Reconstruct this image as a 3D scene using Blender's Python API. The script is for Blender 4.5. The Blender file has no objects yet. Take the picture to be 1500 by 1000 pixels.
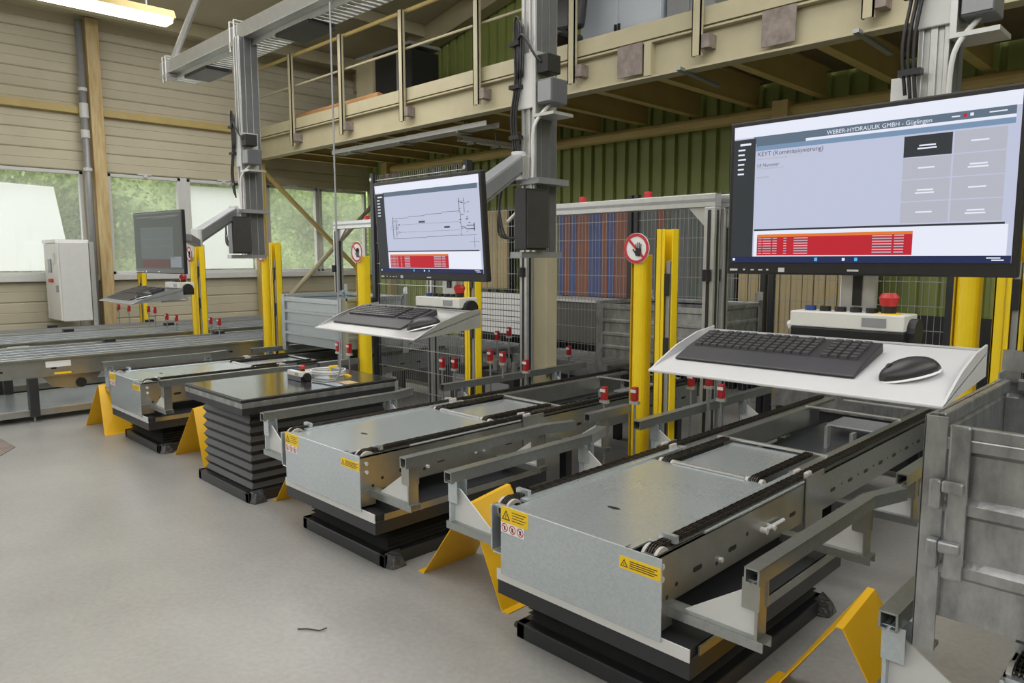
import bpy, math, random
from mathutils import Vector, Matrix
random.seed(7)
SC = bpy.context.scene
COL = SC.collection
# ------------------------------------------------------------------ camera
FPX, YAW, PITCH, ROLL = 1067.98, 0.786067, -0.113944, -0.00194
fw = Vector((-math.sin(YAW), math.cos(YAW), 0)); rt = Vector((math.cos(YAW), math.sin(YAW), 0)); up = Vector((0, 0, 1))
f3 = fw*math.cos(PITCH) + up*math.sin(PITCH); u3 = -fw*math.sin(PITCH) + up*math.cos(PITCH)
r3 = rt*math.cos(ROLL) + u3*math.sin(ROLL); u3 = -rt*math.sin(ROLL) + u3*math.cos(ROLL)
cd = bpy.data.cameras.new('camera'); cd.sensor_width = 36; cd.lens = FPX/1500*36; cd.clip_start = .05; cd.clip_end = 200
cam = bpy.data.objects.new('camera', cd); COL.objects.link(cam)
m = Matrix((r3, u3, -f3)).transposed().to_4x4(); m.translation = (0, 0, 1.6); cam.matrix_world = m
SC.camera = cam
# ------------------------------------------------------------------ world, lights, exposure
w = bpy.data.worlds.new('world'); SC.world = w; w.use_nodes = True
bg = w.node_tree.nodes['Background']; bg.inputs[0].default_value = (.97, .99, 1, 1); bg.inputs[1].default_value = 3.2
def area(name, loc, sx, sy, e, col=(1, .985, .96)):
    l = bpy.data.lights.new(name, 'AREA'); l.shape = 'RECTANGLE'; l.size = sx; l.size_y = sy; l.energy = e; l.color = col
    o = bpy.data.objects.new(name, l); COL.objects.link(o); o.location = loc; return o
area('roof_light', (-4.0, 1.2, 5.6), 7, 3, 215)
area('roof_light', (-9.0, 4.4, 5.0), 4, 2.4, 105)
area('roof_light', (-1.0, 4.2, 6.2), 4, 2, 80)
vs = SC.view_settings; vs.view_transform = 'Standard'; vs.look = 'None'; vs.gamma = 1; vs.use_curve_mapping = False; vs.exposure = 0.18
# ------------------------------------------------------------------ materials
MATS = {}
def mat(name, c, rough=.5, metal=0., c2=None, scale=6., bump=0., bscale=60., kind='noise', emit=0., stretch=None, trans=0., coat=0.):
    if name in MATS: return MATS[name]
    m = bpy.data.materials.new(name); m.use_nodes = True; nt = m.node_tree; b = nt.nodes['Principled BSDF']
    b.inputs['Base Color'].default_value = (*c, 1); b.inputs['Roughness'].default_value = rough; b.inputs['Metallic'].default_value = metal
    if coat: b.inputs['Coat Weight'].default_value = coat; b.inputs['Coat Roughness'].default_value = .1
    if emit:
        b.inputs['Emission Color'].default_value = (*c, 1); b.inputs['Emission Strength'].default_value = emit
    tc = nt.nodes.new('ShaderNodeTexCoord'); mp = nt.nodes.new('ShaderNodeMapping')
    nt.links.new(tc.outputs['Object'], mp.inputs[0])
    if stretch: mp.inputs['Scale'].default_value = stretch
    if c2:
        if kind == 'voronoi':
            t = nt.nodes.new('ShaderNodeTexVoronoi'); t.inputs['Scale'].default_value = scale; out = t.outputs['Color']
            n2 = nt.nodes.new('ShaderNodeTexNoise'); n2.inputs['Scale'].default_value = 3; n2.inputs['Detail'].default_value = 4
            nt.links.new(mp.outputs[0], n2.inputs[0])
            mx0 = nt.nodes.new('ShaderNodeMix'); mx0.data_type = 'FLOAT'; mx0.inputs[0].default_value = .55
            sep = nt.nodes.new('ShaderNodeSeparateColor'); nt.links.new(out, sep.inputs[0])
            nt.links.new(sep.outputs[0], mx0.inputs[2]); nt.links.new(n2.outputs[0], mx0.inputs[3]); fac = mx0.outputs[0]
        else:
            t = nt.nodes.new('ShaderNodeTexNoise'); t.inputs['Scale'].default_value = scale; t.inputs['Detail'].default_value = 6; t.inputs['Roughness'].default_value = .6
            rp = nt.nodes.new('ShaderNodeMapRange'); rp.inputs[1].default_value = .3; rp.inputs[2].default_value = .7
            nt.links.new(t.outputs[0], rp.inputs[0]); fac = rp.outputs[0]
        nt.links.new(mp.outputs[0], t.inputs[0])
        mx = nt.nodes.new('ShaderNodeMix'); mx.data_type = 'RGBA'
        mx.inputs[6].default_value = (*c, 1); mx.inputs[7].default_value = (*c2, 1)
        nt.links.new(fac, mx.inputs[0]); nt.links.new(mx.outputs[2], b.inputs['Base Color'])
    if bump:
        t = nt.nodes.new('ShaderNodeTexNoise'); t.inputs['Scale'].default_value = bscale; t.inputs['Detail'].default_value = 3
        bn = nt.nodes.new('ShaderNodeBump'); bn.inputs['Strength'].default_value = bump; bn.inputs['Distance'].default_value = .01
        nt.links.new(mp.outputs[0], t.inputs[0]); nt.links.new(t.outputs[0], bn.inputs['Height']); nt.links.new(bn.outputs[0], b.inputs['Normal'])
    MATS[name] = m; return m
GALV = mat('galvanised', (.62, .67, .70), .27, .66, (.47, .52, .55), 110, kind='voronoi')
GALVW = mat('galvanised_worn', (.50, .51, .51), .36, .8, (.24, .245, .25), 11, bump=.12, stretch=(1.5, 1.5, .7))
GALVG = mat('galvanised_rail', (.42, .44, .43), .3, .8, (.32, .335, .33), 70, kind='voronoi')
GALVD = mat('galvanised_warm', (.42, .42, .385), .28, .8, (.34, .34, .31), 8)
ALU = mat('aluminium', (.58, .58, .57), .34, .7, (.51, .51, .50), 20)
ALUD = mat('aluminium_grey', (.33, .34, .35), .4, .6, (.28, .29, .30), 20)
LGREY = mat('light_grey_paint', (.62, .62, .61), .45, 0, (.58, .58, .57), 12)
WHITEP = mat('off_white_plastic', (.70, .69, .65), .45, 0, (.66, .65, .61), 20)
MGREY = mat('mid_grey_paint', (.30, .305, .32), .4, .2, (.27, .275, .29), 10)
DARK = mat('anthracite_paint', (.024, .025, .028), .38, 0, (.019, .02, .023), 20)
BLACK = mat('black_plastic', (.012, .012, .013), .38, 0, (.017, .017, .018), 30)
RUBBER = mat('black_bellows', (.016, .016, .0155), .45, 0, (.022, .022, .021), 40)
CHAIN = mat('oiled_chain', (.10, .085, .075), .36, .8, (.05, .043, .038), 40)
YEL = mat('safety_yellow', (.84, .60, .012), .38, 0, (.79, .55, .01), 8)
YELF = mat('guard_yellow', (.80, .45, .008), .42, 0, (.75, .41, .007), 8)
YELL = mat('label_yellow', (.90, .60, .01), .5, 0, (.87, .57, .01), 8)
CREAM = mat('cream_yellow_steel', (.52, .40, .15), .5, 0, (.44, .33, .12), 3, bump=.05)
CREAML = mat('cream_steel', (.46, .41, .27), .5, 0, (.39, .35, .23), 2.5)
RUST = mat('stained_steel', (.30, .25, .22), .7, .1, (.16, .13, .12), 10)
WOODC = mat('stained_timber', (.62, .50, .28), .65, 0, (.42, .28, .11), 2.5, stretch=(6, 6, .8), bump=.1)
WOOD = mat('rough_timber', (.50, .27, .11), .75, 0, (.33, .17, .07), 6, stretch=(.8, 6, 6))
CLAD = mat('cladding_beige', (.56, .51, .38), .6, 0, (.49, .445, .33), 1.5)
GREEN = mat('green_sheet', (.30, .35, .105), .5, 0, (.265, .31, .09), 1.2)
GUIDE = mat('guide_plastic', (.48, .46, .43), .5, 0, (.42, .40, .37), 20)
RED = mat('signal_red', (.55, .03, .03), .4, 0, (.48, .025, .025), 20)
REDS = mat('sign_red', (.55, .03, .04), .5, 0, (.50, .03, .035), 20)
WHITE = mat('sign_white', (.82, .82, .82), .5, 0, (.79, .79, .79), 20)
CLEARW = mat('plastic_wrap', (.10, .105, .11), .12, .1, (.03, .03, .035), 25, bump=.8, bscale=35)
GLOSSD = mat('polished_dark_steel', (.13, .135, .14), .13, .7, (.10, .105, .11), 4)
BLUE = mat('button_blue', (.02, .05, .22), .4, 0, (.025, .06, .25), 20)
def floor_mat():
    m = mat('concrete_floor', (.38, .372, .355), .34, 0, (.28, .273, .26), .9, bump=.02, bscale=60)
    nt = m.node_tree; b = nt.nodes['Principled BSDF']; src = b.inputs['Base Color'].links[0].from_socket
    tc = nt.nodes.new('ShaderNodeTexCoord')
    n = nt.nodes.new('ShaderNodeTexNoise'); n.inputs['Scale'].default_value = 38; n.inputs['Detail'].default_value = 8
    nt.links.new(tc.outputs['Object'], n.inputs[0])
    r = nt.nodes.new('ShaderNodeMapRange'); r.inputs[1].default_value = .35; r.inputs[2].default_value = .65; r.inputs[3].default_value = .92; r.inputs[4].default_value = 1.03
    nt.links.new(n.outputs[0], r.inputs[0])
    mx = nt.nodes.new('ShaderNodeMix'); mx.data_type = 'RGBA'; mx.blend_type = 'MULTIPLY'; mx.inputs[0].default_value = 1
    nt.links.new(src, mx.inputs[6]); nt.links.new(r.outputs[0], mx.inputs[7]); nt.links.new(mx.outputs[2], b.inputs['Base Color'])
    return m
FLOOR = floor_mat()
def emat(name, c, s=1.0):
    if name in MATS: return MATS[name]
    m = bpy.data.materials.new(name); m.use_nodes = True; nt = m.node_tree; b = nt.nodes['Principled BSDF']
    b.inputs['Base Color'].default_value = (.01, .01, .01, 1); b.inputs['Roughness'].default_value = .5; b.inputs['Specular IOR Level'].default_value = .15
    b.inputs['Emission Color'].default_value = (*c, 1); b.inputs['Emission Strength'].default_value = s
    MATS[name] = m; return m
def glass_mat(name, tint, gl=.06, tl=0., tlc=(1, 1, 1)):
    m = bpy.data.materials.new(name); m.use_nodes = True; nt = m.node_tree; nt.nodes.clear()
    o = nt.nodes.new('ShaderNodeOutputMaterial'); t = nt.nodes.new('ShaderNodeBsdfTransparent'); t.inputs[0].default_value = (*tint, 1)
    g = nt.nodes.new('ShaderNodeBsdfGlossy'); g.inputs['Roughness'].default_value = .03
    mx = nt.nodes.new('ShaderNodeMixShader'); mx.inputs[0].default_value = gl
    nt.links.new(t.outputs[0], mx.inputs[1]); nt.links.new(g.outputs[0], mx.inputs[2]); out = mx.outputs[0]
    if tl:
        tr = nt.nodes.new('ShaderNodeBsdfTranslucent'); tr.inputs[0].default_value = (*tlc, 1)
        m2 = nt.nodes.new('ShaderNodeMixShader'); m2.inputs[0].default_value = tl
        nt.links.new(out, m2.inputs[1]); nt.links.new(tr.outputs[0], m2.inputs[2]); out = m2.outputs[0]
    nt.links.new(out, o.inputs[0]); MATS[name] = m; return m
GLASS = glass_mat('window_glass', (.96, .96, .95), .06, .14, (.8, .79, .77))
BLIND = glass_mat('white_blind', (.9, .9, .9), .0, .97, (.92, .92, .93))
# ------------------------------------------------------------------ mesh helpers
class MB:
    def __init__(s, o=(0, 0, 0)): s.v = []; s.f = []; s.o = Vector(o)
    def add(s, vs, fs):
        n = len(s.v); s.v += [Vector(v) for v in vs]; s.f += [[i+n for i in f] for f in fs]; return s
    def box(s, x0, x1, y0, y1, z0, z1):
        x0, x1 = min(x0, x1), max(x0, x1); y0, y1 = min(y0, y1), max(y0, y1); z0, z1 = min(z0, z1), max(z0, z1)
        return s.add([(x0,y0,z0),(x1,y0,z0),(x1,y1,z0),(x0,y1,z0),(x0,y0,z1),(x1,y0,z1),(x1,y1,z1),(x0,y1,z1)],
                     [(3,2,1,0),(4,5,6,7),(0,1,5,4),(1,2,6,5),(2,3,7,6),(3,0,4,7)])
    def obox(s, c, ax, h):
        c = Vector(c); A = [Vector(a).normalized()*k for a, k in zip(ax, h)]
        P = []
        for sz in (-1, 1):
            for sx, sy in ((-1,-1),(1,-1),(1,1),(-1,1)): P.append(c+A[0]*sx+A[1]*sy+A[2]*sz)
        return s.add(P, [(3,2,1,0),(4,5,6,7),(0,1,5,4),(1,2,6,5),(2,3,7,6),(3,0,4,7)])
    def bar(s, p, q, w, h, upv=(0, 0, 1)):
        p, q = Vector(p), Vector(q); d = (q-p); L = d.length; d.normalize(); u = Vector(upv)
        if abs(d.dot(u)) > .98: u = Vector((0, 1, 0))
        r = d.cross(u).normalized(); u = r.cross(d)
        return s.obox((p+q)/2, (r, d, u), (w/2, L/2, h/2))
    def cyl(s, p, q, r, n=12, r2=None, cap=True):
        p, q = Vector(p), Vector(q); d = (q-p).normalized(); a = d.orthogonal().normalized(); b = d.cross(a); r2 = r if r2 is None else r2
        V = [p+(a*math.cos(2*math.pi*i/n)+b*math.sin(2*math.pi*i/n))*r for i in range(n)] + [q+(a*math.cos(2*math.pi*i/n)+b*math.sin(2*math.pi*i/n))*r2 for i in range(n)]
        F = [(i, (i+1) % n, n+(i+1) % n, n+i) for i in range(n)]
        if cap: F += [tuple(range(n))[::-1], tuple(range(n, 2*n))]
        return s.add(V, F)
    def tube(s, pts, r, n=6):
        P = [Vector(p) for p in pts]; a = None; V = []; F = []
        for i, p in enumerate(P):
            d = (P[min(i+1, len(P)-1)]-P[max(i-1, 0)]).normalized()
            a = d.orthogonal().normalized() if a is None else (a-d*a.dot(d)).normalized()
            b = d.cross(a); V += [p+(a*math.cos(2*math.pi*k/n)+b*math.sin(2*math.pi*k/n))*r for k in range(n)]
        for i in range(len(P)-1): F += [(i*n+k, i*n+(k+1) % n, (i+1)*n+(k+1) % n, (i+1)*n+k) for k in range(n)]
        F += [tuple(range(n))[::-1], tuple(range((len(P)-1)*n, len(P)*n))]
        return s.add(V, F)
    def prism(s, poly, axis, a0, a1):
        def P(t, a): return {'x': (a, t[0], t[1]), 'y': (t[0], a, t[1]), 'z': (t[0], t[1], a)}[axis]
        n = len(poly); V = [P(t, a0) for t in poly]+[P(t, a1) for t in poly]
        return s.add(V, [tuple(range(n)), tuple(range(n, 2*n))[::-1]]+[(i+n, (i+1) % n+n, (i+1) % n, i) for i in range(n)])
    def sheet(s, prof, axis, a0, a1):           # open profile swept along an axis
        def P(t, a): return {'x': (a, t[0], t[1]), 'y': (t[0], a, t[1]), 'z': (t[0], t[1], a)}[axis]
        n = len(prof); V = [P(t, a0) for t in prof]+[P(t, a1) for t in prof]
        return s.add(V, [(i, i+1, n+i+1, n+i) for i in range(n-1)])
    def mesh(s, name):
        me = bpy.data.meshes.new(name); me.from_pydata([tuple(v-s.o) for v in s.v], [], s.f)
        import bmesh
        b = bmesh.new(); b.from_mesh(me); bmesh.ops.recalc_face_normals(b, faces=b.faces); b.to_mesh(me); b.free(); return me
    def build(s, name, material, parent=None, bevel=0, smooth=False, kind=None, solid=0):
        me = s.mesh(name); me.materials.append(material)
        if smooth:
            for p in me.polygons: p.use_smooth = True
        o = bpy.data.objects.new(name, me); COL.objects.link(o)
        if parent is not None: o.parent = parent
        if bevel:
            b = o.modifiers.new('bevel', 'BEVEL'); b.width = bevel; b.segments = 2; b.limit_method = 'ANGLE'
        if solid:
            b = o.modifiers.new('solid', 'SOLIDIFY'); b.thickness = solid
        if kind: o['kind'] = kind
        return o
def tag(o, label, cat, group=None):
    o['label'] = label; o['category'] = cat
    if group: o['group'] = group
    return o
def empty(name, loc=(0, 0, 0), label=None, cat=None, group=None, rot=(0, 0, 0)):
    o = bpy.data.objects.new(name, None); COL.objects.link(o); o.location = loc; o.rotation_euler = rot; o.empty_display_size = .1
    if label: tag(o, label, cat, group)
    return o
def copy_tree(o, parent=None, loc=None, label=None, group=None):
    c = o.copy(); COL.objects.link(c); c.parent = parent
    if loc is not None: c.location = loc
    if label: c['label'] = label
    if group: c['group'] = group
    for ch in list(o.children): copy_tree(ch, c)
    return c
def struct(o): o['kind'] = 'structure'; return o
def text(body, size, material, parent, loc, rot=(math.pi/2, 0, 0), name='lettering', align='LEFT'):
    cu = bpy.data.curves.new(name, 'FONT'); cu.body = body; cu.size = size; cu.align_x = align
    t = bpy.data.objects.new(name, cu); me = bpy.data.meshes.new_from_object(t); bpy.data.objects.remove(t)
    me.materials.append(material); o = bpy.data.objects.new(name, me); COL.objects.link(o); o.parent = parent; o.location = loc; o.rotation_euler = rot
    return o
# ================================================================== SETTING
struct(MB().box(-13.2, 6, -8, 8.9, -.1, 0).build('floor', FLOOR))
# window wall (plane x = -13) with horizontal cladding panels
wl = struct(MB().box(-13.25, -13.12, -8, 8.75, 0, 1.3).box(-13.25, -13.12, -8, 8.75, 2.96, 5.3).build('wall_left', CLAD))
def clad(z0, z1):
    h = z1-z0
    prof = [(-12.985, z0+.002), (-12.972, z0+.018), (-12.97, z0+h*.47), (-12.977, z0+h*.5), (-12.97, z0+h*.53), (-12.972, z1-.018), (-12.985, z1-.002), (-13.1, z1-.002), (-13.1, z0+.002)]
    MB().prism(prof, 'y', -8, 8.75).build('cladding_panel', CLAD, wl)
z = 0.0
while z < 1.25: clad(z, z+.315); z += .315
z = 2.97
while z < 5.2: clad(z, z+.29); z += .29
struct(MB().box(-12.98, -12.86, -3, 8.7, 3.82, 3.93).build('trim_1', CREAM, bevel=.005))
struct(MB().box(-13.1, -12.85, -3, 8.75, 1.26, 1.35).build('trim_2', LGREY, bevel=.005))
wins = [(.9, 3.47, 1), (3.82, 4.96, 0), (5.07, 6.34, 1), (6.53, 7.58, 0), (7.62, 8.7, 0)]
for i, (a, b, bl) in enumerate(wins):
    mb = MB(); fr = .05
    mb.box(-13.08, -12.98, a, b, 1.35, 1.35+fr).box(-13.08, -12.98, a, b, 2.91, 2.96).box(-13.08, -12.98, a, a+fr, 1.35, 2.96).box(-13.08, -12.98, b-fr, b, 1.35, 2.96)
    wo = struct(mb.build('window_%d' % (i+1), LGREY, bevel=.004))
    MB().box(-13.035, -13.03, a+fr, b-fr, 1.4, 2.91).build('pane', GLASS, wo)
    if bl:
        lo = a+fr if i == 0 else a+.02+fr
        MB().prism([(lo, 1.42), (b-fr-(.16 if i == 0 else .05), 1.42), (b-fr-(.34 if i == 0 else .05), 2.70 if i == 0 else 2.86), (lo, 2.78 if i == 0 else 2.86)], 'x', -13.065, -13.06).build('blind', BLIND, wo)
    MB().box(-12.98, -12.95, (a+b)/2-.12, (a+b)/2+.1, 2.965, 2.985).box(-12.97, -12.94, (a+b)/2-.03, (a+b)/2+.03, 2.93, 2.975).build('window_handle', LGREY, wo)
for k, (a, b) in enumerate(((3.47, 3.82), (4.96, 5.07), (6.34, 6.53), (7.58, 7.62))):
    struct(MB().box(-13.1, -12.99, a, b, 1.33, 2.97).build('trim_%d' % (k+3), CLAD if k == 0 else LGREY))
# green back wall (plane y = 8.75), trapezoidal sheet
prof = []; x = -13.0; p = .207
while x < 6:
    prof += [(x, 8.75), (x+.135, 8.75), (x+.148, 8.80), (x+.194, 8.80)]; x += p
mb = MB()
n = len(prof)
def roofz(x): return 5.27+.19*(x+13)
mb.add([(a, b, 0) for a, b in prof]+[(a, b, roofz(a)) for a, b in prof], [(i, i+1, n+i+1, n+i) for i in range(n-1)])
struct(mb.build('wall_back', GREEN))
struct(MB().box(-13.2, 6.1, -8.1, -8, 0, 6).build('wall_front', CLAD)); struct(MB().box(6, 6.1, -8, 8.8, 0, 6).build('wall_right', CLAD))
# roof: sloping deck with purlins and the gable rafter
ce = struct(MB().prism([(-13.2, roofz(-13.2)), (4.6, roofz(4.6)), (4.6, roofz(4.6)+.1), (-13.2, roofz(-13.2)+.1)], 'y', -6, 8.8).build('ceiling', CLAD))
for k in range(9):
    xx = -12.4+k*1.7
    MB().box(xx-.06, xx+.06, -3, 8.7, roofz(xx)-.2, roofz(xx)).build('purlin', CREAML, ce)
mb = MB(); mb.prism([(-13, roofz(-13)-.02), (3, roofz(3)-.02), (3, roofz(3)-.38), (-13, roofz(-13)-.38)], 'y', 8.45, 8.7); mb.build('rafter', CREAML, ce)
# timber wall column, downpipe, cable trunking
tag(MB((-12.8, 3.62, 0)).box(-12.92, -12.74, 3.58, 3.76, 0, 5.25).build('wall_column', WOODC, bevel=.01), 'yellow-brown stained column between the windows with rust streaks', 'column').location = (-12.8, 3.62, 0)
o = empty('downpipe', (-12.8, 3.50, 0), 'grey plastic downpipe with sleeves running beside the stained column', 'pipe')
mb = MB((-12.8, 3.50, 0)).cyl((-12.8, 3.50, 0), (-12.8, 3.50, 5.2), .05, 14); mb.build('pipe', MGREY, o, smooth=True)
for zz, h in ((3.75, .22), (3.45, .12), (4.15, .05), (2.95, .05)):
    MB((-12.8, 3.50, 0)).cyl((-12.8, 3.50, zz), (-12.8, 3.50, zz+h), .064, 14).build('sleeve', LGREY, o)
# hedge outside the windows
mb = MB()
for i in range(26000):
    y = random.uniform(-1, 19); zc = random.uniform(-.2, 4.9); xx = -18.0+.5*math.sin(y*2.3)+.4*math.sin(zc*3+y)+random.uniform(-.1, .5)
    c = Vector((xx, y, zc)); a = Vector((random.gauss(0, 1), random.gauss(0, 1), random.gauss(0, 1))).normalized(); b = a.orthogonal().normalized(); k = random.uniform(.04, .085)
    mb.add([c-a*k, c+b*k*.5, c+a*k, c-b*k*.5], [(0, 1, 2, 3)])
ny, nz = 120, 30; V = []
for j in range(nz+1):
    for i in range(ny+1):
        y = -1+20*i/ny; zc = -.2+5.0*j/nz; V.append((-18.05+.5*math.sin(y*2.3)+.4*math.sin(zc*3+y)+random.uniform(-.08, .08), y, zc+.25*math.sin(y*1.7)*(j/nz)))
mb.add(V, [(j*(ny+1)+i, j*(ny+1)+i+1, (j+1)*(ny+1)+i+1, (j+1)*(ny+1)+i) for j in range(nz) for i in range(ny)])
LEAF = mat('hedge_leaves', (.09, .18, .045), .6, 0, (.46, .54, .24), 9.0)
ho = mb.build('hedge', LEAF, kind='stuff'); tag(ho, 'leafy green hedge growing outside the clear window panes', 'hedge')
struct(MB().box(-40, -13.3, -20, 40, -.35, -.25).build('floor_outside', mat('outside_ground', (.35, .36, .30), .8, 0, (.25, .3, .2), 2)))
# ================================================================== MEZZANINE
mz = empty('mezzanine', (-12.7, 6.25, 0), 'cream steel mezzanine with handrail running along the green wall', 'mezzanine')
MO = (-12.7, 6.25, 0)
def mzp(mb, name, m_, bevel=0, par=mz): mb.o = Vector(MO); return mb.build(name, m_, par, bevel)
x0, x1 = -12.7, 3.0
mb = MB(); mb.box(x0, x1, 6.17, 6.33, 3.35, 3.37).box(x0, x1, 6.17, 6.33, 3.68, 3.70).box(x0, x1, 6.24, 6.26, 3.37, 3.68); mzp(mb, 'edge_beam', CREAML, .003)
mzp(MB().box(x0, x1, 6.18, 6.20, 3.72, 3.88), 'toe_board', CREAML)
mzp(MB().box(x0, x1, 6.2, 8.7, 3.70, 3.74), 'deck', mat('deck_board', (.20, .15, .08), .7, 0, (.15, .11, .06), 3))
mzp(MB().cyl((x0, 6.2, 4.88), (x1, 6.2, 4.88), .028, 10), 'handrail', CREAM)
mzp(MB().cyl((x0, 6.2, 4.40), (x1, 6.2, 4.40), .018, 8), 'mid_rail', CREAML)
for k in range(10):
    xx = -11.22+k*1.5
    mb = MB(); mb.box(xx-.045, xx+.045, 6.10, 6.115, 3.44, 4.88).box(xx-.045, xx-.035, 6.10, 6.15, 3.44, 4.88).box(xx+.035, xx+.045, 6.10, 6.15, 3.44, 4.88)
    po = mzp(mb, 'railing_post', CREAML)
    mzp(MB().box(xx+.05, xx+.13, 6.11, 6.24, 3.50, 3.62), 'post_bracket', RUST, 0, po)
k = 0; xx = -12.3
while xx < 2.6:
    mb = MB(); mb.box(xx-.05, xx+.05, 6.26, 8.5, 3.38, 3.39).box(xx-.008, xx+.008, 6.26, 8.5, 3.39, 3.68).box(xx-.05, xx+.05, 6.26, 8.5, 3.68, 3.70); mzp(mb, 'joist', CREAM); xx += .8
for a, b in ((-11.55, -3.95), (-3.85, 2.8)):
    mzp(MB().cyl((a, 8.35, 3.27), (b, 8.35, 3.27), .075, 12), 'support_tube', CREAM)
for xx in (-11.65, -3.9, 2.9):
    mb = MB(); mb.box(xx-.09, xx+.09, 8.22, 8.48, 3.17, 3.38).box(xx-.06, xx+.06, 8.29, 8.41, 0, 3.17); mzp(mb, 'rear_column', CREAM)
mb = MB(); mb.box(-12.78, -12.62, 6.17, 6.19, 0, 3.35).box(-12.78, -12.62, 6.31, 6.33, 0, 3.35).box(-12.71, -12.69, 6.19, 6.31, 0, 3.35); mzp(mb, 'corner_column', CREAM)
mzp(MB().cyl((-12.7, 6.3, 3.2), (-12.7, 8.75, .95), .045, 10), 'brace', CREAM)
mzp(MB().cyl((-12.7, 8.75, 2.75), (-12.7, 6.6, .75), .045, 10), 'brace', CREAML)
for a in (-4.65, -3.11):
    mzp(MB().box(a, a+.3, 6.155, 6.168, 3.40, 3.70), 'splice_plate', RUST)
mzp(MB().box(-4.33, -4.25, 6.16, 6.24, 3.37, 3.68), 'stiffener', CREAML)
for xx in (-5.9, -3.9, -2.3):
    mb = MB(); mb.bar((xx, 6.1, 3.36), (xx+.05, 6.75, 3.30), .05, .03); mzp(mb, 'beam_clamp', ALUD)
def cable_tray(name, p, q, w, label, drop):
    p, q = Vector(p), Vector(q); d = (q-p).normalized(); r = d.cross(Vector((0, 0, 1))).normalized()
    o = empty(name, p, label, 'cable tray'); L = (q-p).length; mb = MB(p)
    for s in (-1, 1): mb.bar(p+r*s*w/2+Vector((0, 0, .03)), q+r*s*w/2+Vector((0, 0, .03)), .004, .06)
    k = 0
    while k*.06 < L: mb.bar(p+d*k*.06-r*w/2, p+d*k*.06+r*w/2, .028, .004); k += 1
    mb.build('tray_bed', LGREY, o)
    for t in (.15, .5, .85):
        c = p.lerp(q, t); mb = MB(p); mb.bar(c-r*w*.6-Vector((0, 0, .02)), c+r*w*.6-Vector((0, 0, .02)), .04, .02); mb.bar(c, c+Vector((0, 0, drop)), .02, .02); mb.build('hanger', ALUD, o)
    return o
cable_tray('cable_tray', (-10.4, 6.46, 3.24), (-6.8, 6.46, 3.24), .22, 'perforated cable tray hung lengthwise under the mezzanine joists', .13)
cable_tray('cable_tray', (-7.75, 6.75, 3.20), (-7.75, 8.1, 3.20), .12, 'narrow cable tray branching back towards the green wall', .18)
# goods on the mezzanine
o = empty('timber_beam', (-10.4, 6.5, 3.74), 'rough brown timber beam lying behind the toe board', 'timber')
mb = MB((-10.4, 6.5, 3.74)); mb.bar((-11.7, 6.5, 3.98), (-9.25, 6.5, 3.98), .14, .13); mb.build('log', WOOD, o, .04)
for xx in (-11.3, -9.7): MB((-10.4, 6.5, 3.74)).box(xx-.06, xx+.06, 6.43, 6.57, 3.74, 3.915).build('bearer', WOOD, o)
o = empty('cupboard', (-5.1, 7.5, 3.74), 'light grey two-door cupboard on the mezzanine', 'cupboard'); q = (-5.1, 7.5, 3.74)
MB(q).box(-6.0, -4.85, 7.2, 7.7, 3.74, 5.7).build('body', mat('pale_blue_grey', (.62, .67, .74), .4, 0, (.58, .63, .70), 3), o, .005)
for a, b in ((-5.99, -5.43), (-5.42, -4.86)):
    d = MB(q).box(a, b, 7.185, 7.2, 3.78, 5.68).build('door', mat('pale_blue_grey', (1, 1, 1)), o, .003)
    MB(q).box((b if a < -5.5 else a+.04)-.04, (b if a < -5.5 else a+.04)-.01, 7.165, 7.185, 4.15, 4.32).build('handle', BLACK, d)
MB(q).box(-5.1, -5.04, 7.18, 7.186, 4.12, 4.22).build('sticker', REDS, o)
tag(MB((-4.4, 7.5, 3.74)).box(-4.8, -4.2, 7.25, 7.7, 3.74, 5.6).box(-4.79, -4.51, 7.235, 7.25, 3.8, 5.58).box(-4.49, -4.21, 7.235, 7.25, 3.8, 5.58).build('locker', MGREY, bevel=.004), 'mid grey steel locker beside the pale cupboard', 'locker').location = (-4.4, 7.5, 3.74)
o = empty('office_chair', (-5.95, 6.8, 3.74), 'black padded office chair behind the handrail', 'chair'); q = (-5.95, 6.8, 3.74)
mb = MB(q); mb.prism([(-6.25, 4.28), (-5.65, 4.24), (-5.58, 4.7), (-5.66, 4.95), (-6.2, 4.98), (-6.3, 4.6)], 'y', 6.75, 6.87); mb.build('backrest', BLACK, o, .05)
MB(q).box(-6.25, -5.65, 6.4, 6.85, 4.08, 4.18).build('seat', BLACK, o, .04)
MB(q).cyl((-5.95, 6.65, 3.8), (-5.95, 6.65, 4.1), .03).build('gas_lift', MGREY, o)
mb = MB(q)
for k in range(5): a = k*1.2566; mb.bar((-5.95, 6.65, 3.8), (-5.95+.28*math.cos(a), 6.65+.28*math.sin(a), 3.76), .05, .04)
mb.build('base', BLACK, o)
o = empty('cabinet', (-10.2, 7.6, 3.74), 'dark open steel cabinet with a pale side at the mezzanine end', 'cabinet'); q = (-10.2, 7.6, 3.74)
MB(q).box(-11.1, -10.6, 7.3, 7.9, 3.74, 4.95).build('side_panel', CREAML, o); MB(q).box(-10.6, -9.6, 7.35, 7.9, 3.74, 4.9).build('body', BLACK, o)
MB(q).box(-9.98, -9.9, 7.33, 7.35, 3.74, 4.9).build('stile', MGREY, o); MB(q).box(-11.1, -9.55, 7.28, 7.9, 4.95, 5.0).build('top', MGREY, o)
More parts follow.
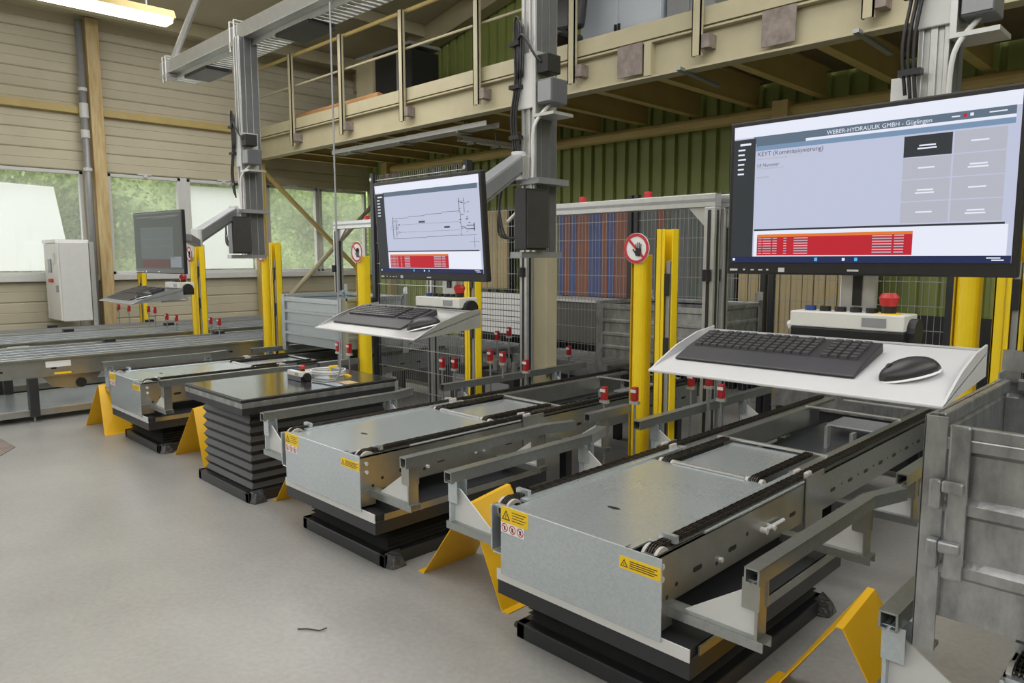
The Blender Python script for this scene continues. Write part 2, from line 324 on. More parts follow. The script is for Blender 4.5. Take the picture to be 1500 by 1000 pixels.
# ================================================================== ROOF LAMP, OVERHEAD BEAM
o = empty('fluorescent_light', (-9.95, 3.0, 4.55), 'long lit fluorescent batten with yellowed housing under the roof', 'lamp'); q = (-9.95, 3.0, 4.55)
MB(q).prism([(-10.1, 4.62), (-9.8, 4.62), (-9.86, 4.72), (-10.04, 4.72)], 'y', 2.0, 3.8).build('housing', CREAM, o)
MB(q).prism([(-10.07, 4.56), (-9.83, 4.56), (-9.81, 4.62), (-10.09, 4.62)], 'y', 2.03, 3.77).build('diffuser', emat('lamp_diffuser', (1, .90, .68), 5), o)
for yy in (2.3, 3.5): MB(q).cyl((-9.95, yy, 4.7), (-9.95, yy, 5.8), .012, 6).build('suspension_rod', ALUD, o)
bo = empty('overhead_beam', (-4, 2.84, 3.4), 'silver rectangular overhead beam carrying the workstation columns', 'beam'); q = (-4, 2.84, 3.4)
MB(q).box(-7.70, 1.2, 2.80, 2.88, 3.38, 3.50).build('profile', ALU, bo, .004)
mb = MB(q); mb.box(-7.6, 1.0, 2.88, 2.885, 3.33, 3.40).box(-7.6, 1.0, 3.075, 3.08, 3.33, 3.40)
k = 0
while -7.55+k*.07 < 1.0: mb.box(-7.55+k*.07, -7.51+k*.07, 2.885, 3.075, 3.33, 3.334); k += 1
mb.build('cable_tray', ALU, bo)
for xx in (-7.55, -6.05, -2.85, -.95):
    mb = MB(q)
    for dx in (-.04, .04): mb.cyl((xx+dx, 2.79, 3.30), (xx+dx, 2.79, 3.54), .008, 6).cyl((xx+dx, 2.79, 3.54), (xx+dx, 2.9, 3.54), .008, 6)
    mb.box(xx-.07, xx+.07, 2.785, 2.90, 3.34, 3.375); mb.build('clamp', ALU, bo)
for xx in (-7.0, -5.2): MB(q).box(xx-.25, xx+.25, 2.86, 3.1, 3.30, 3.33).build('cable_bundle', BLACK, bo)
MB(q).cyl((-7.45, 2.84, 3.5), (-6.3, 2.84, 4.25), .03, 10).cyl((-6.3, 2.84, 4.25), (-4.4, 2.84, 5.6), .03, 10).build('diagonal_strut', ALU, bo)
# ================================================================== HANGING COLUMNS + ARMS
def station_column(cx, label, armpts):
    o = empty('hanging_column', (cx, 2.8, 1.6), label, 'column'); q = (cx, 2.8, 1.6)
    mb = MB(q); mb.box(cx-.045, cx+.045, 2.76, 2.92, 1.62, 3.38)
    mb.box(cx-.047, cx-.03, 2.75, 2.76, 1.62, 3.38).box(cx-.012, cx+.012, 2.75, 2.76, 1.62, 3.38).box(cx+.03, cx+.047, 2.75, 2.76, 1.62, 3.38)
    mb.build('profile', ALU, o, .003)
    mb = MB(q)
    for yy, ww in ((2.766, .034), (2.806, .05), (2.862, .05)): mb.box(cx+.045, cx+.048, yy, yy+ww, 1.62, 3.38)
    mb.build('side_shade_strips', mat('side_shade_grey', (.16, .165, .17), .4, .5, (.13, .135, .14), 10), o)  # dark strips put the shade on the column's side into the colour
    mb = MB(q); mb.box(cx-.06, cx+.06, 2.735, 2.75, 2.35, 2.62); mb.build('sleeve_plate', LGREY, o, .003)
    mb = MB(q); mb.box(cx+.05, cx+.07, 2.73, 2.88, 2.30, 2.62).box(cx+.07, cx+.19, 2.73, 2.88, 2.30, 2.315); mb.build('box_bracket', ALU, o)
    jb = MB(q).box(cx+.075, cx+.17, 2.74, 2.86, 2.36, 2.48).build('junction_box', mat('dark_grey_box', (.10, .105, .115), .4, 0, (.09, .095, .1), 20), o, .006)
    MB(q).box(cx+.08, cx+.165, 2.735, 2.74, 2.37, 2.47).build('box_lid', MGREY, jb)
    MB(q).box(cx+.06, cx+.14, 2.74, 2.84, 2.51, 2.60).build('connector', BLACK, o, .004)
    # black control box low on the column
    cb = MB(q).box(cx+.05, cx+.13, 2.60, 2.75, 1.64, 1.94).build('controller_box', BLACK, o, .004)
    MB(q).box(cx+.13, cx+.136, 2.605, 2.76, 1.65, 1.93).build('side_cover', mat('dark_bronze_cover', (.06, .057, .054), .4, .3, (.05, .047, .045), 20), cb); MB(q).box(cx+.02, cx+.10, 2.60, 2.90, 1.60, 1.63).build('lower_bracket', ALUD, o)
    MB(q).box(cx-.06, cx+.12, 2.7, 2.93, 1.97, 2.0).build('clamp_plate', ALUD, o)
    # cable loops
    def cable(pts, r=.0065, m_=BLACK, nm='cable'):
        P = [Vector(p) for p in pts]; out = []
        for i in range(len(P)-1):
            a, b, c, d = P[max(i-1, 0)], P[i], P[i+1], P[min(i+2, len(P)-1)]
            for t in range(5):
                t /= 5; out.append(.5*((2*b)+(-a+c)*t+(2*a-5*b+4*c-d)*t*t+(-a+3*b-3*c+d)*t**3))
        out.append(P[-1]); MB(q).tube(out, r, 6).build(nm, m_, o, smooth=True)
    for k in range(3):
        dx = -.035-.017*k; cable([(cx+dx, 2.72, 2.10+.02*k), (cx+dx-.012, 2.71, 2.3), (cx+dx+.008, 2.72, 2.5), (cx+dx, 2.72, 2.70+.03*k), (cx+dx+.03, 2.72, 2.74+.02*k), (cx+dx+.03, 2.715, 2.5)])
    cable([(cx-.05, 2.72, 2.68), (cx+.01, 2.70, 2.70), (cx+.07, 2.72, 2.6), (cx+.1, 2.74, 2.56)])
    cable([(cx+.12, 2.78, 2.36), (cx+.07, 2.72, 2.25), (cx+.06, 2.72, 2.05), (cx+.05, 2.70, 1.9), (cx-.02, 2.62, 1.78)], .009, LGREY, 'grey_cable')
    for k in range(3): cable([(cx-.02, 2.68, 1.98), (cx-.09, 2.66, 2.0-.02*k), (cx-.12, 2.66, 1.86), (cx-.08-.02*k, 2.66, 1.72), (cx-.02, 2.68, 1.70)], .006)
    mb = MB(q)
    for zz in (2.2, 2.45, 2.66): mb.box(cx-.09, cx-.02, 2.70, 2.735, zz, zz+.02)
    mb.build('cable_tie', BLACK, o)
    # arm
    P = [Vector(p) for p in armpts]
    MB(q).box(cx-.05, cx+.05, 2.66, 2.75, P[0].z-.09, P[0].z+.03).build('arm_mount', ALU, o, .004)
    a1 = MB(q).bar(P[0], P[1], .07, .085).build('upper_arm', mat('arm_grey', (.30, .31, .33), .35, .3, (.27, .28, .30), 10), o, .012)
    MB(q).bar(P[0]-Vector((0, 0, .045)), P[1]-Vector((0, 0, .045)), .05, .02).build('arm_underside', MGREY, a1)
    mb = MB(q)
    for p in P[:2]: mb.cyl(p-Vector((0, 0, .07)), p+Vector((0, 0, .05)), .036, 14)
    mb.build('arm_joint', LGREY, o, .003)
    mb = MB(q)
    for a, b in zip(P[1:], P[2:]): mb.bar(a-Vector((0, 0, .05)), b-Vector((0, 0, .05)), .05, .05)
    mb.build('lower_arm', MGREY, o, .006)
    return o
s1 = station_column(-5.92, 'hanging aluminium column with grey arm between the bellows table and far conveyor', [(-5.92, 2.68, 1.98), (-5.30, 2.12, 1.76), (-4.70, 1.82, 1.78), (-4.60, 1.69, 1.78)])
s2 = station_column(-2.635, 'hanging aluminium column with grey arm behind the monitor showing the line drawing', [(-2.635, 2.68, 2.08), (-2.33, 2.10, 1.86), (-2.12, 1.80, 1.78), (-2.085, 1.715, 1.78)])
s3 = station_column(-.785, 'hanging aluminium column behind the largest monitor with black cable bundle', [(-.785, 2.68, 2.0), (-.70, 2.2, 1.86), (-.64, 1.85, 1.82), (-.615, 1.73, 1.82)])
MB((-.785, 2.8, 1.6)).box(-.915, -.845, 2.765, 2.775, 1.8, 2.21).box(-.85, -.83, 2.765, 2.775, 1.85, 2.15).build('cover_plate', LGREY, s3, .002)
# ================================================================== MONITORS
SCR = {'screen_white': (.45, .48, .61), 'screen_bright': (.70, .72, .82), 'screen_grey': (.40, .41, .47), 'screen_dark': (.028, .032, .036), 'screen_steel': (.10, .14, .19), 'screen_blue': (.16, .25, .38),
       'screen_red': (.44, .013, .025), 'screen_orange': (.66, .17, .025), 'screen_navy': (.012, .02, .07), 'screen_line': (.06, .06, .07), 'screen_cyan': (.1, .4, .75)}
def sm(n): return emat(n, SCR[n], 1.0)
def monitor(loc, yaw, tilt, label, kind):
    W, H = .612, .366
    o = empty('monitor', loc, label, 'monitor', rot=(tilt, 0, yaw))
    mb = MB(); mb.box(-W/2, W/2, 0, .022, 0, H); mb.build('housing', BLACK, o, .004)
    mb = MB(); mb.prism([(-.2, .06), (.2, .06), (.16, .28), (-.16, .28)], 'y', .022, .045); mb.build('back_cover', BLACK, o, .006)
    MB().box(-.06, .06, .045, .06, .10, .26).build('mount_plate', ALUD, o)
    bx, bb, bt = .012, .028, .012
    uw, vh = W-2*bx, H-bb-bt
    def R(u0, u1, v0, v1, lay): # fractions of the screen, from the left, from the top
        return (-W/2+bx+uw*u0, -W/2+bx+uw*u1, -.0006*lay-.0005, -.0006*lay, H-bt-vh*v1, H-bt-vh*v0)
    base = {'a': 'screen_white', 'b': 'screen_white', 'c': 'screen_off'}[kind]
    if kind == 'c':
        SCR['screen_off'] = (.06, .068, .055); SCR['off_panel'] = (.085, .10, .092); SCR['off_red'] = (.09, .04, .033); SCR['off_light'] = (.18, .19, .21); SCR['off_line'] = (.13, .14, .135)
    s = MB().box(*R(0, 1, 0, 1, 1)).build('screen', sm(base), o)
    def el(name, c, *rects, lay=2):
        mb = MB()
        for r in rects: mb.box(*R(*r, lay))
        return mb.build(name, sm(c), s)
    def bars(u, v, n, dv, wd, h, jit=.3): return [(u, u+wd*(1-jit*random.random()), v+k*dv, v+k*dv+h) for k in range(n)]
    if kind == 'c':
        el('window_area', 'off_panel', (.14, .84, .25, .82)); el('table_rows', 'off_red', (.15, .74, .84, .97)); el('side_area', 'off_light', (.76, .98, .78, .97))
        el('toolbar', 'off_line', (.04, .96, .05, .065), (.4, .9, .075, .085)); el('grid_lines', 'off_line', (.14, .6, .25, .256), (.14, .84, .46, .465), (.14, .82, .59, .595), (.58, .584, .25, .8), lay=3)
    else:
        el('browser_bar', 'screen_bright', (0, 1, 0, .085)); el('header_bar', 'screen_steel', (.085, .985, .085, .135))
        el('menu_panel', 'screen_dark', (0, .095, .095, .955), lay=3)
        el('menu_items', 'screen_bright', (.028, .075, .125, .14), *bars(.02, .165, 6, .035, .035, .011), lay=4)
        el('task_bar', 'screen_navy', (0, 1, .955, 1), lay=4)
        el('task_icons', 'screen_bright', (.01, .02, .968, .985), (.93, .97, .965, .972), (.945, .98, .978, .985), (.46, .47, .968, .986), lay=5)
        el('search_icon', 'screen_cyan', (.355, .366, .965, .988), (.505, .516, .966, .988), lay=5)
        el('divider', 'screen_dark', (.10, .975, .755, .768), lay=3); el('table_area', 'screen_bright', (.10, .985, .768, .955))
        el('table_header', 'screen_orange', (.115, .70, .795, .815), lay=3)
        el('table_rows', 'screen_red', (.115, .70, .815, .948), lay=3)
        t = []
        for k in range(7):
            v = .822+k*.018; t += [(.12, .135, v, v+.006), (.14, .175, v, v+.006), (.182, .2, v, v+.006), (.228, .24, v, v+.006), (.27, .325, v, v+.007), (.565, .632, v-.004, v+.003), (.64, .672, v-.004, v+.003)]
        el('table_text', 'screen_grey', *t, lay=4)['kind'] = 'stuff'
    if kind == 'a':
        el('ribbon', 'screen_bright', (.30, .985, .135, .152)); el('tab_row', 'screen_steel', (.097, .30, .135, .16)); el('tab_row_blue', 'screen_blue', (.097, .985, .155, .188), lay=3)
        text('WEBER-HYDRAULIK GMBH - Güglingen', .0125, sm('screen_bright'), s, (-.07, -.0032, H-bt-vh*.128))
        text('KEYT (Kommissionierung)', .0145, sm('screen_line'), s, (R(.105, 0, 0, 0, 0)[0], -.0032, H-bt-vh*.228))
        text('LE Nummer', .011, sm('screen_line'), s, (R(.105, 0, 0, 0, 0)[0], -.0032, H-bt-vh*.305))
        el('text_lines', 'screen_grey', (.105, .23, .245, .252), (.105, .22, .315, .321), (.105, .155, .375, .385), (.24, .311, .218, .2195), (.24, .311, .252, .2535), (.24, .2415, .218, .253), (.31, .3115, .218, .253), (.255, .29, .233, .238), lay=4)
        for r in range(4):
            for c in range(2):
                u0 = .655+c*.158; v0 = .20+r*.138
                t = el('button_tile', 'screen_dark' if (r, c) == (0, 0) else 'screen_grey', (u0, u0+.152, v0, v0+.131), lay=3)
                L = [(u0+.05, u0+.102, v0+.06, v0+.069)] + ([(u0+.045, u0+.105, v0+.078, v0+.087)] if (r+c) % 2 == 0 else [])
                el('tile_text', 'screen_bright', *L, lay=5)
        el('flag_icon', 'screen_red', (.835, .845, .10, .12), lay=4)
        el('header_text', 'screen_bright', (.80, .825, .108, .115), (.855, .865, .10, .118), (.91, .96, .106, .113), lay=4)
    if kind == 'b':
        L = []
        for k in range(4): L += [(.17+.165*k, .17+.165*(k+1), .385-.012*k, .389-.012*k), (.18+.165*k, .18+.165*(k+1), .615-.006*k, .619-.006*k)]
        L += [(.2, .82, .46, .462), (.2, .82, .545, .547), (.17, .174, .37, .62), (.205, .208, .40, .60), (.14, .23, .48, .483), (.14, .23, .51, .513), (.82, .823, .22, .37), (.82, .87, .25, .252), (.865, .868, .22, .37), (.83, .96, .60, .603), (.83, .832, .36, .6), (.94, .942, .62, .73), (.9, .98, .67, .672)]
        for k in range(26): u = random.uniform(.815, .90); v = random.uniform(.25, .58); L.append((u, u+random.uniform(.005, .02), v, v+.006))
        for k in range(14): u = random.uniform(.14, .24); v = random.uniform(.40, .60); L.append((u, u+.012, v, v+.005))
        L += [(.44, .50, .43, .45), (.68, .73, .50, .52), (.94, .948, .48, .56), (.88, .95, .50, .508), (.88, .95, .535, .543)]
        el('line_drawing', 'screen_line', *L, lay=3)
    MB().box(*[a+b for a, b in zip((-W/2+.01, -W/2+.03, -.0012, -.0004, .008, .013), (0, 0, 0, 0, 0, 0))]).box(-W/2+.045, -W/2+.05, -.0012, -.0004, .009, .013).box(-W/2+.065, -W/2+.073, -.0012, -.0004, .009, .012).box(-W/2+.085, -W/2+.095, -.0012, -.0004, .009, .012).box(-W/2+.105, -W/2+.11, -.0012, -.0004, .009, .013).box(-W/2+.135, -W/2+.15, -.0012, -.0004, .006, .016).box(-.012, .012, -.0012, -.0004, .009, .013).build('bezel_print', LGREY, o, kind='stuff')
    return o
monitor((-.614, 1.68, 1.560), 0, 0, 'large lit monitor with grey button tiles and red table above the white tray', 'a')
monitor((-2.085, 1.66, 1.520), 0, math.radians(4), 'lit monitor showing a line drawing above a red table', 'b')
monitor((-4.582, 1.60, 1.512), math.radians(5.8), 0, 'dim dark grey monitor in front of the windows', 'c')
# trays, keyboards, mice, control boxes
SL = .242
def tz(y): return 1.352+(y-1.36)*SL
def tray(cx, label, m_):
    o = empty('keyboard_tray', (cx, 1.36, 1.35), label, 'tray'); q = (cx, 1.36, 1.35); a, b = cx-.295, cx+.295
    y0, y1 = 1.36, 1.64
    mb = MB(q); mb.prism([(y0, tz(y0)-.006), (y1, tz(y1)-.006), (y1, tz(y1)), (y0, tz(y0))], 'x', a, b); mb.build('plate', m_, o, .002)
    mb = MB(q); mb.prism([(y1-.004, tz(y1)), (y1, tz(y1)), (y1, tz(y1)+.004), (y1-.004, tz(y1)+.004)], 'x', a, b); mb.build('rear_lip', m_, o)
    for x in (a, b-.004):
        mb = MB(q); mb.prism([(y0, tz(y0)-.004), (y1, tz(y1)-.05), (y1, tz(y1)+.012), (y0+.20, tz(y0+.20)+.022), (y0+.11, tz(y0+.11)+.019), (y0+.04, tz(y0+.04)+.006)], 'x', x, x+.004); mb.build('side_cheek', m_, o)
    MB(q).box(cx-.05, cx+.05, 1.60, 1.75, tz(1.6)-.072, tz(1.6)-.055).box(cx-.03, cx+.05, 1.745, 1.76, tz(1.6)-.07, 1.76).build('bracket', ALU, o, .003)
    MB(q).box(cx+.0, cx+.02, 1.741, 1.746, 1.49, 1.56).build('bracket_slot', BLACK, o)
    return o
tray(-.635, 'white keyboard tray below the monitor with button tiles', mat('tray_white', (.54, .54, .55), .4, 0, (.51, .51, .52), 10))
tray(-2.085, 'grey keyboard tray below the monitor with the line drawing', ALU)
tray(-4.63, 'keyboard tray below the dim monitor, its shade painted in as dark grey', ALUD)  # darker grey puts the weak light on this tray into the colour
KEY = mat('key_caps', (.045, .045, .05), .4, 0, (.06, .06, .065), 40); KBB = mat('keyboard_body', (.022, .022, .026), .45, 0, (.028, .028, .032), 30)
def keyboard(x0, x1, y0, y1, label, single):
    ang = math.atan(SL); o = empty('keyboard', ((x0+x1)/2, y0, tz(y0)+.001), label, 'keyboard', rot=(ang, 0, 0)); w = x1-x0; d = (y1-y0)/math.cos(ang)
    mb = MB(); mb.prism([(0, 0), (d, 0), (d, .020), (d*.36, .014), (0, .005)], 'x', -w/2, w/2); mb.build('body', KBB, o, .003)
    key = None; mbs = MB(); n = 19; kx = (w-.03)/n
    for r in range(6):
        for c in range(n):
            if c in (14,) and r != 9: continue
            if r == 0 and c in (1, 6, 11): continue
            cx = -w/2+.015+kx*(c+.5); cy = d*.40+(d*.57)*(5-r+.3)/6; cz = .0135+.006*(cy/d-.36)/.64
            if single:
                if key is None:
                    k = MB(); a, b = kx*.43, d*.57/6*.43; k.add([(-a, -b, 0), (a, -b, 0), (a, b, 0), (-a, b, 0), (-a*.8, -b*.75, .006), (a*.8, -b*.75, .006), (a*.8, b*.85, .006), (-a*.8, b*.85, .006)], [(3,2,1,0),(4,5,6,7),(0,1,5,4),(1,2,6,5),(2,3,7,6),(3,0,4,7)])
                    key = k.build('key', KEY, o); kk = key
                else: kk = key.copy(); COL.objects.link(kk)
                kk.location = (cx, cy, cz)
            else: mbs.box(cx-kx*.42, cx+kx*.42, cy-d*.036, cy+d*.036, cz, cz+.006)
    if not single: mbs.build('keys', KEY, o, kind='stuff')
    return o
keyboard(-.905, -.51, 1.43, 1.585, 'black full-size keyboard with palm rest on the white tray', True)
keyboard(-2.35, -1.94, 1.42, 1.58, 'black full-size keyboard on the grey tray below the line drawing', False)
keyboard(-4.90, -4.50, 1.40, 1.60, 'black keyboard on the shade-toned tray below the dim monitor', False)
def mouse(x, y, label, ang=.35):
    o = empty('mouse', (x, y, tz(y)+.001), label, 'mouse', rot=(math.atan(SL), 0, ang))
    import bmesh
    def blob(sx, sy, sz, z0):
        mb = MB(); nu, nv = 16, 8; V = []; F = []
        for j in range(nv+1):
            t = j/nv*math.pi/2
            for i in range(nu):
                a = 2*math.pi*i/nu; V.append((sx*math.cos(a)*math.cos(t), sy*math.sin(a)*math.cos(t)*(1.0 if math.sin(a) < 0 else .95), z0+sz*math.sin(t)))
        for j in range(nv):
            for i in range(nu): F.append((j*nu+i, j*nu+(i+1) % nu, (j+1)*nu+(i+1) % nu, (j+1)*nu+i))
        F.append(tuple(range(nu))[::-1]); return mb.add(V, F)
    blob(.037, .060, .010, 0).build('base', WHITE, o, smooth=True)
    blob(.034, .058, .031, .004).build('shell', BLACK, o, smooth=True)
    MB().cyl((-.004, -.034, .025), (.004, -.034, .025), .007, 10).build('wheel', KBB, o); return o
mouse(-.425, 1.475, 'black and white mouse on the white tray', -.8)
mouse(-1.862, 1.46, 'black mouse on the grey tray below the line drawing', -.8)
mouse(-4.45, 1.47, 'black mouse on the shade-toned tray', -.8)
def control_box(x0, y0, zb, label, w=.245, names=True):
    o = empty('control_box', (x0+w/2, y0+.04, zb), label, 'control box'); q = (x0+w/2, y0+.04, zb); x1 = x0+w; y1 = y0+.085
    MB(q).box(x0, x1, y0, y1, zb, zb+.038).build('base', BLACK, o, .004)
    MB(q).box(x0, x1, y0-.002, y1, zb+.038, zb+.073).build('cover', WHITEP, o, .003)
    MB(q).cyl((x1-.004, y0+.045, zb+.035), (x1+.016, y0+.045, zb+.035), .030, 16).build('cable_gland', BLACK, o)
    MB(q).cyl((x0, y0+.05, zb+.04), (x0-.02, y0+.05, zb+.03), .016, 10).build('left_gland', LGREY, o)
    for k in range(5):
        xx = x0+.03+k*.034; MB(q).cyl((xx, y0+.04, zb+.073), (xx, y0+.04, zb+.084), .0125, 14).build('push_button', BLUE if k == 0 else BLACK, o)
    xx = x1-.045; MB(q).box(xx-.02, xx+.025, y0+.012, y0+.07, zb+.073, zb+.0745).build('stop_plate', YELL, o)
    MB(q).cyl((xx, y0+.04, zb+.074), (xx, y0+.04, zb+.09), .015, 14).build('stop_collar', BLACK, o)
    mb = MB(q); mb.cyl((xx, y0+.04, zb+.09), (xx, y0+.04, zb+.108), .016, 16, .021).cyl((xx, y0+.04, zb+.108), (xx, y0+.04, zb+.118), .021, 16, .014); mb.build('emergency_stop', RED, o)
    MB(q).box(x1-.085, x1-.035, y0-.0032, y0-.002, zb+.045, zb+.065).build('rating_label', MGREY, o)
    return o
control_box(-.74, 1.655, 1.405, 'white control box with red emergency stop behind the white tray')
control_box(-2.16, 1.655, 1.388, 'white control box with red emergency stop behind the grey tray')
control_box(-4.62, 1.645, 1.388, 'white control box with red emergency stop behind the shade-toned tray', .22)
# ================================================================== CHAIN CONVEYORS
def chain_mesh(mb, x, y0, y1, z, pitch=.0254):
    n = int((y1-y0)/pitch)
    for k in range(n):
        y = y0+k*pitch; o = 0 if k % 2 else .0015
        for dx in (-.0155, -.005, .005, .0155): mb.box(x+dx-.002, x+dx+.002, y+.001, y+pitch*.95, z-.010+o, z+.010-o)
        mb.box(x-.015, x+.015, y+.008, y+.016, z-.006, z+.006)
    return mb
def wrap_mesh(mb, x, yc, zc, r, sgn):
    for k in range(7):
        a = math.pi/2+sgn*(k*.26); c = Vector((x, yc+r*math.cos(a), zc+r*math.sin(a))); t = Vector((0, -math.sin(a), math.cos(a))); nn = Vector((0, math.cos(a), math.sin(a)))
        for dx in (-.0155, -.005, .005, .0155): mb.obox(c+Vector((dx, 0, 0)), ((1, 0, 0), t, nn), (.002, .012, .010))
        mb.obox(c, ((1, 0, 0), t, nn), (.015, .004, .006))
    return mb
def slot_mb(mb, x, y, z, L=.05, h=.013):
    pts = []
    for k in range(8): a = -math.pi/2+k*math.pi/7; pts.append((y+L/2-h/2+h/2*math.cos(a), z+h/2*math.sin(a)))
    for k in range(8): a = math.pi/2+k*math.pi/7; pts.append((y-L/2+h/2+h/2*math.cos(a), z+h/2*math.sin(a)))
    return mb.prism(pts, 'x', x-.002, x+.0012)
def lift_parts(o, q, xa, xb, fa, fb, ya, yb, zt, ribs):
    MB(q).box(xa, xb, ya, ya+.05, 0, .07).box(xa, xb, yb-.05, yb, 0, .07).box(xa, xa+.05, ya, yb, 0, .07).box(xb-.05, xb, ya, yb, 0, .07).build('base_frame', DARK, o, .006)
    mb = MB(q); z0 = .05; h = (zt-z0)/ribs
    for k in range(ribs):
        za = z0+k*h; d = .02
        A = [(xa+.03, ya+.04), (xb-.03, ya+.04), (xb-.03, yb-.04), (xa+.03, yb-.04)]; B = [(xa+.03+d, ya+.04+d), (xb-.03-d, ya+.04+d), (xb-.03-d, yb-.04-d), (xa+.03+d, yb-.04-d)]
        V = [(*p, za) for p in B]+[(*p, za+h*.5) for p in A]+[(*p, za+h) for p in B]
        F = [(i, (i+1) % 4, 4+(i+1) % 4, 4+i) for i in range(4)]+[(4+i, 4+(i+1) % 4, 8+(i+1) % 4, 8+i) for i in range(4)]
        mb.add(V, F)
    mb.build('bellows', RUBBER, o)
    for x in (xb+.0,):
        for y in (ya+.02, yb-.08):
            mb = MB(q); mb.add([(x-.02, y-.02, .0), (x+.05, y, .0), (x+.05, y+.09, .0), (x-.02, y+.10, .0), (x-.02, y-.01, .075), (x+.03, y+.02, .07), (x+.035, y+.07, .05), (x-.02, y+.09, .08)], [(3,2,1,0),(4,5,6,7),(0,1,5,4),(1,2,6,5),(2,3,7,6),(3,0,4,7)])
            mb.build('wrapped_foot', CLEARW, o, .006)
    MB(q).cyl((xa-.03, ya+.03, .035), (xa+.01, ya+.03, .035), .014, 8).build('foot_bolt', BLACK, o)
def label_warning(o, q, x0, y, z1, w, h, white=False):
    l = MB(q).box(x0, x0+w, y-.0012, y, z1-h, z1).build('warning_label', YELL, o)
    t = h*.62; cx = x0+h*.45; zc = z1-h*.5
    MB(q).prism([(cx-t*.58, zc-t*.5), (cx+t*.58, zc-t*.5), (cx, zc+t*.5)], 'y', y-.0018, y-.0012).build('warning_triangle', BLACK, l)
    MB(q).prism([(cx-t*.38, zc-t*.38), (cx+t*.38, zc-t*.38), (cx, zc+t*.27)], 'y', y-.0024, y-.0018).build('triangle_field', YELL, l)
    mb = MB(q); mb.box(cx-t*.04, cx+t*.04, y-.003, y-.0024, zc-t*.3, zc+t*.05)
    for k in range(4): mb.box(x0+h*.95, x0+w-.012-.012*(k % 2), y-.0018, y-.0012, z1-h*(.22+.17*k)-.003, z1-h*(.22+.17*k))
    mb.build('print_lines', BLACK, l)
    if white:
        wz = z1-h; ww = w*.86; wh = h*.66
        wl_ = MB(q).box(x0, x0+ww, y-.0012, y, wz-wh, wz-.001).build('prohibition_label', WHITE, o)
        for k in range(3):
            c = (x0+ww*(k+.5)/3, wz-wh*.5); r = wh*.42
            ring(q, c, r, r*.78, y-.0014, wl_); MB(q).box(c[0]-r*.25, c[0]+r*.25, y-.0018, y-.0012, c[1]-r*.5, c[1]+r*.4).build('pictogram', BLACK, wl_)
            mb = MB(q); mb.bar((c[0]-r*.55, y-.002, c[1]+r*.55), (c[0]+r*.55, y-.002, c[1]-r*.55), .0006, r*.16); mb.build('ring_slash', REDS, wl_)
def ring(q, c, r, ri, y, par, m_=None, n=28, th=.0006, name='red_ring'):
    mb = MB(q); V = []; F = []
    for i in range(n):
        a = 2*math.pi*i/n; V += [(c[0]+r*math.cos(a), y, c[1]+r*math.sin(a)), (c[0]+ri*math.cos(a), y, c[1]+ri*math.sin(a))]
    for i in range(n): j = (i+1) % n; F.append((2*i, 2*j, 2*j+1, 2*i+1))
    mb.add(V, F); return mb.build(name, m_ or REDS, par, solid=th)
def guard(o, q, sx, ya, yb, flare, brs, m_=GALVG, legs=False):
    x = .73*sx; mb = MB(q); t = .05; zt = .645
    y2 = yb-.2 if flare else yb
    def chan(p, r):     # C-shaped rail: top, outer, inner lips
        mb.bar(Vector(p)+Vector((0, 0, -.003)), Vector(r)+Vector((0, 0, -.003)), t, .006)
        for s in (-1, 1): mb.bar(Vector(p)+Vector((s*.022, 0, -.028)), Vector(r)+Vector((s*.022, 0, -.028)), .006, .05)
        for s in (-1, 1): mb.bar(Vector(p)+Vector((s*.014, 0, -.05)), Vector(r)+Vector((s*.014, 0, -.05)), .018, .006)
    chan((x, ya, zt), (x, y2, zt))
    if flare: chan((x, y2, zt), (x+.06*sx, yb, zt))
    mb.build('guard_rail', m_, o)
    for y in brs:
        mb = MB(q); xa, xb = .39*sx, .765*sx
        mb.box(xa, xb, y-.03, y+.03, .40, .406).box(xa, xb, y-.032, y-.026, .372, .406).box(xa, xb, y+.026, y+.032, .372, .406)
        br = mb.build('bracket_arm', GALVG, o)
        MB(q).prism([(.47*sx, .406), (.735*sx, .406), (.735*sx, .56), (.70*sx, .56)] if not legs else [(.5*sx, .406), (.735*sx, .406), (.735*sx, .53)], 'y', y-.003, y+.003).build('gusset', LGREY, br)
        mb = MB(q); mb.box(.735*sx, .745*sx, y-.03, y+.03, .372, .60).box(.69*sx, .75*sx, y-.031, y-.026, .50, .60) .box(.69*sx, .75*sx, y+.026, y+.031, .50, .60); mb.build('upright', GALVD if sx > 0 else GALV, br)
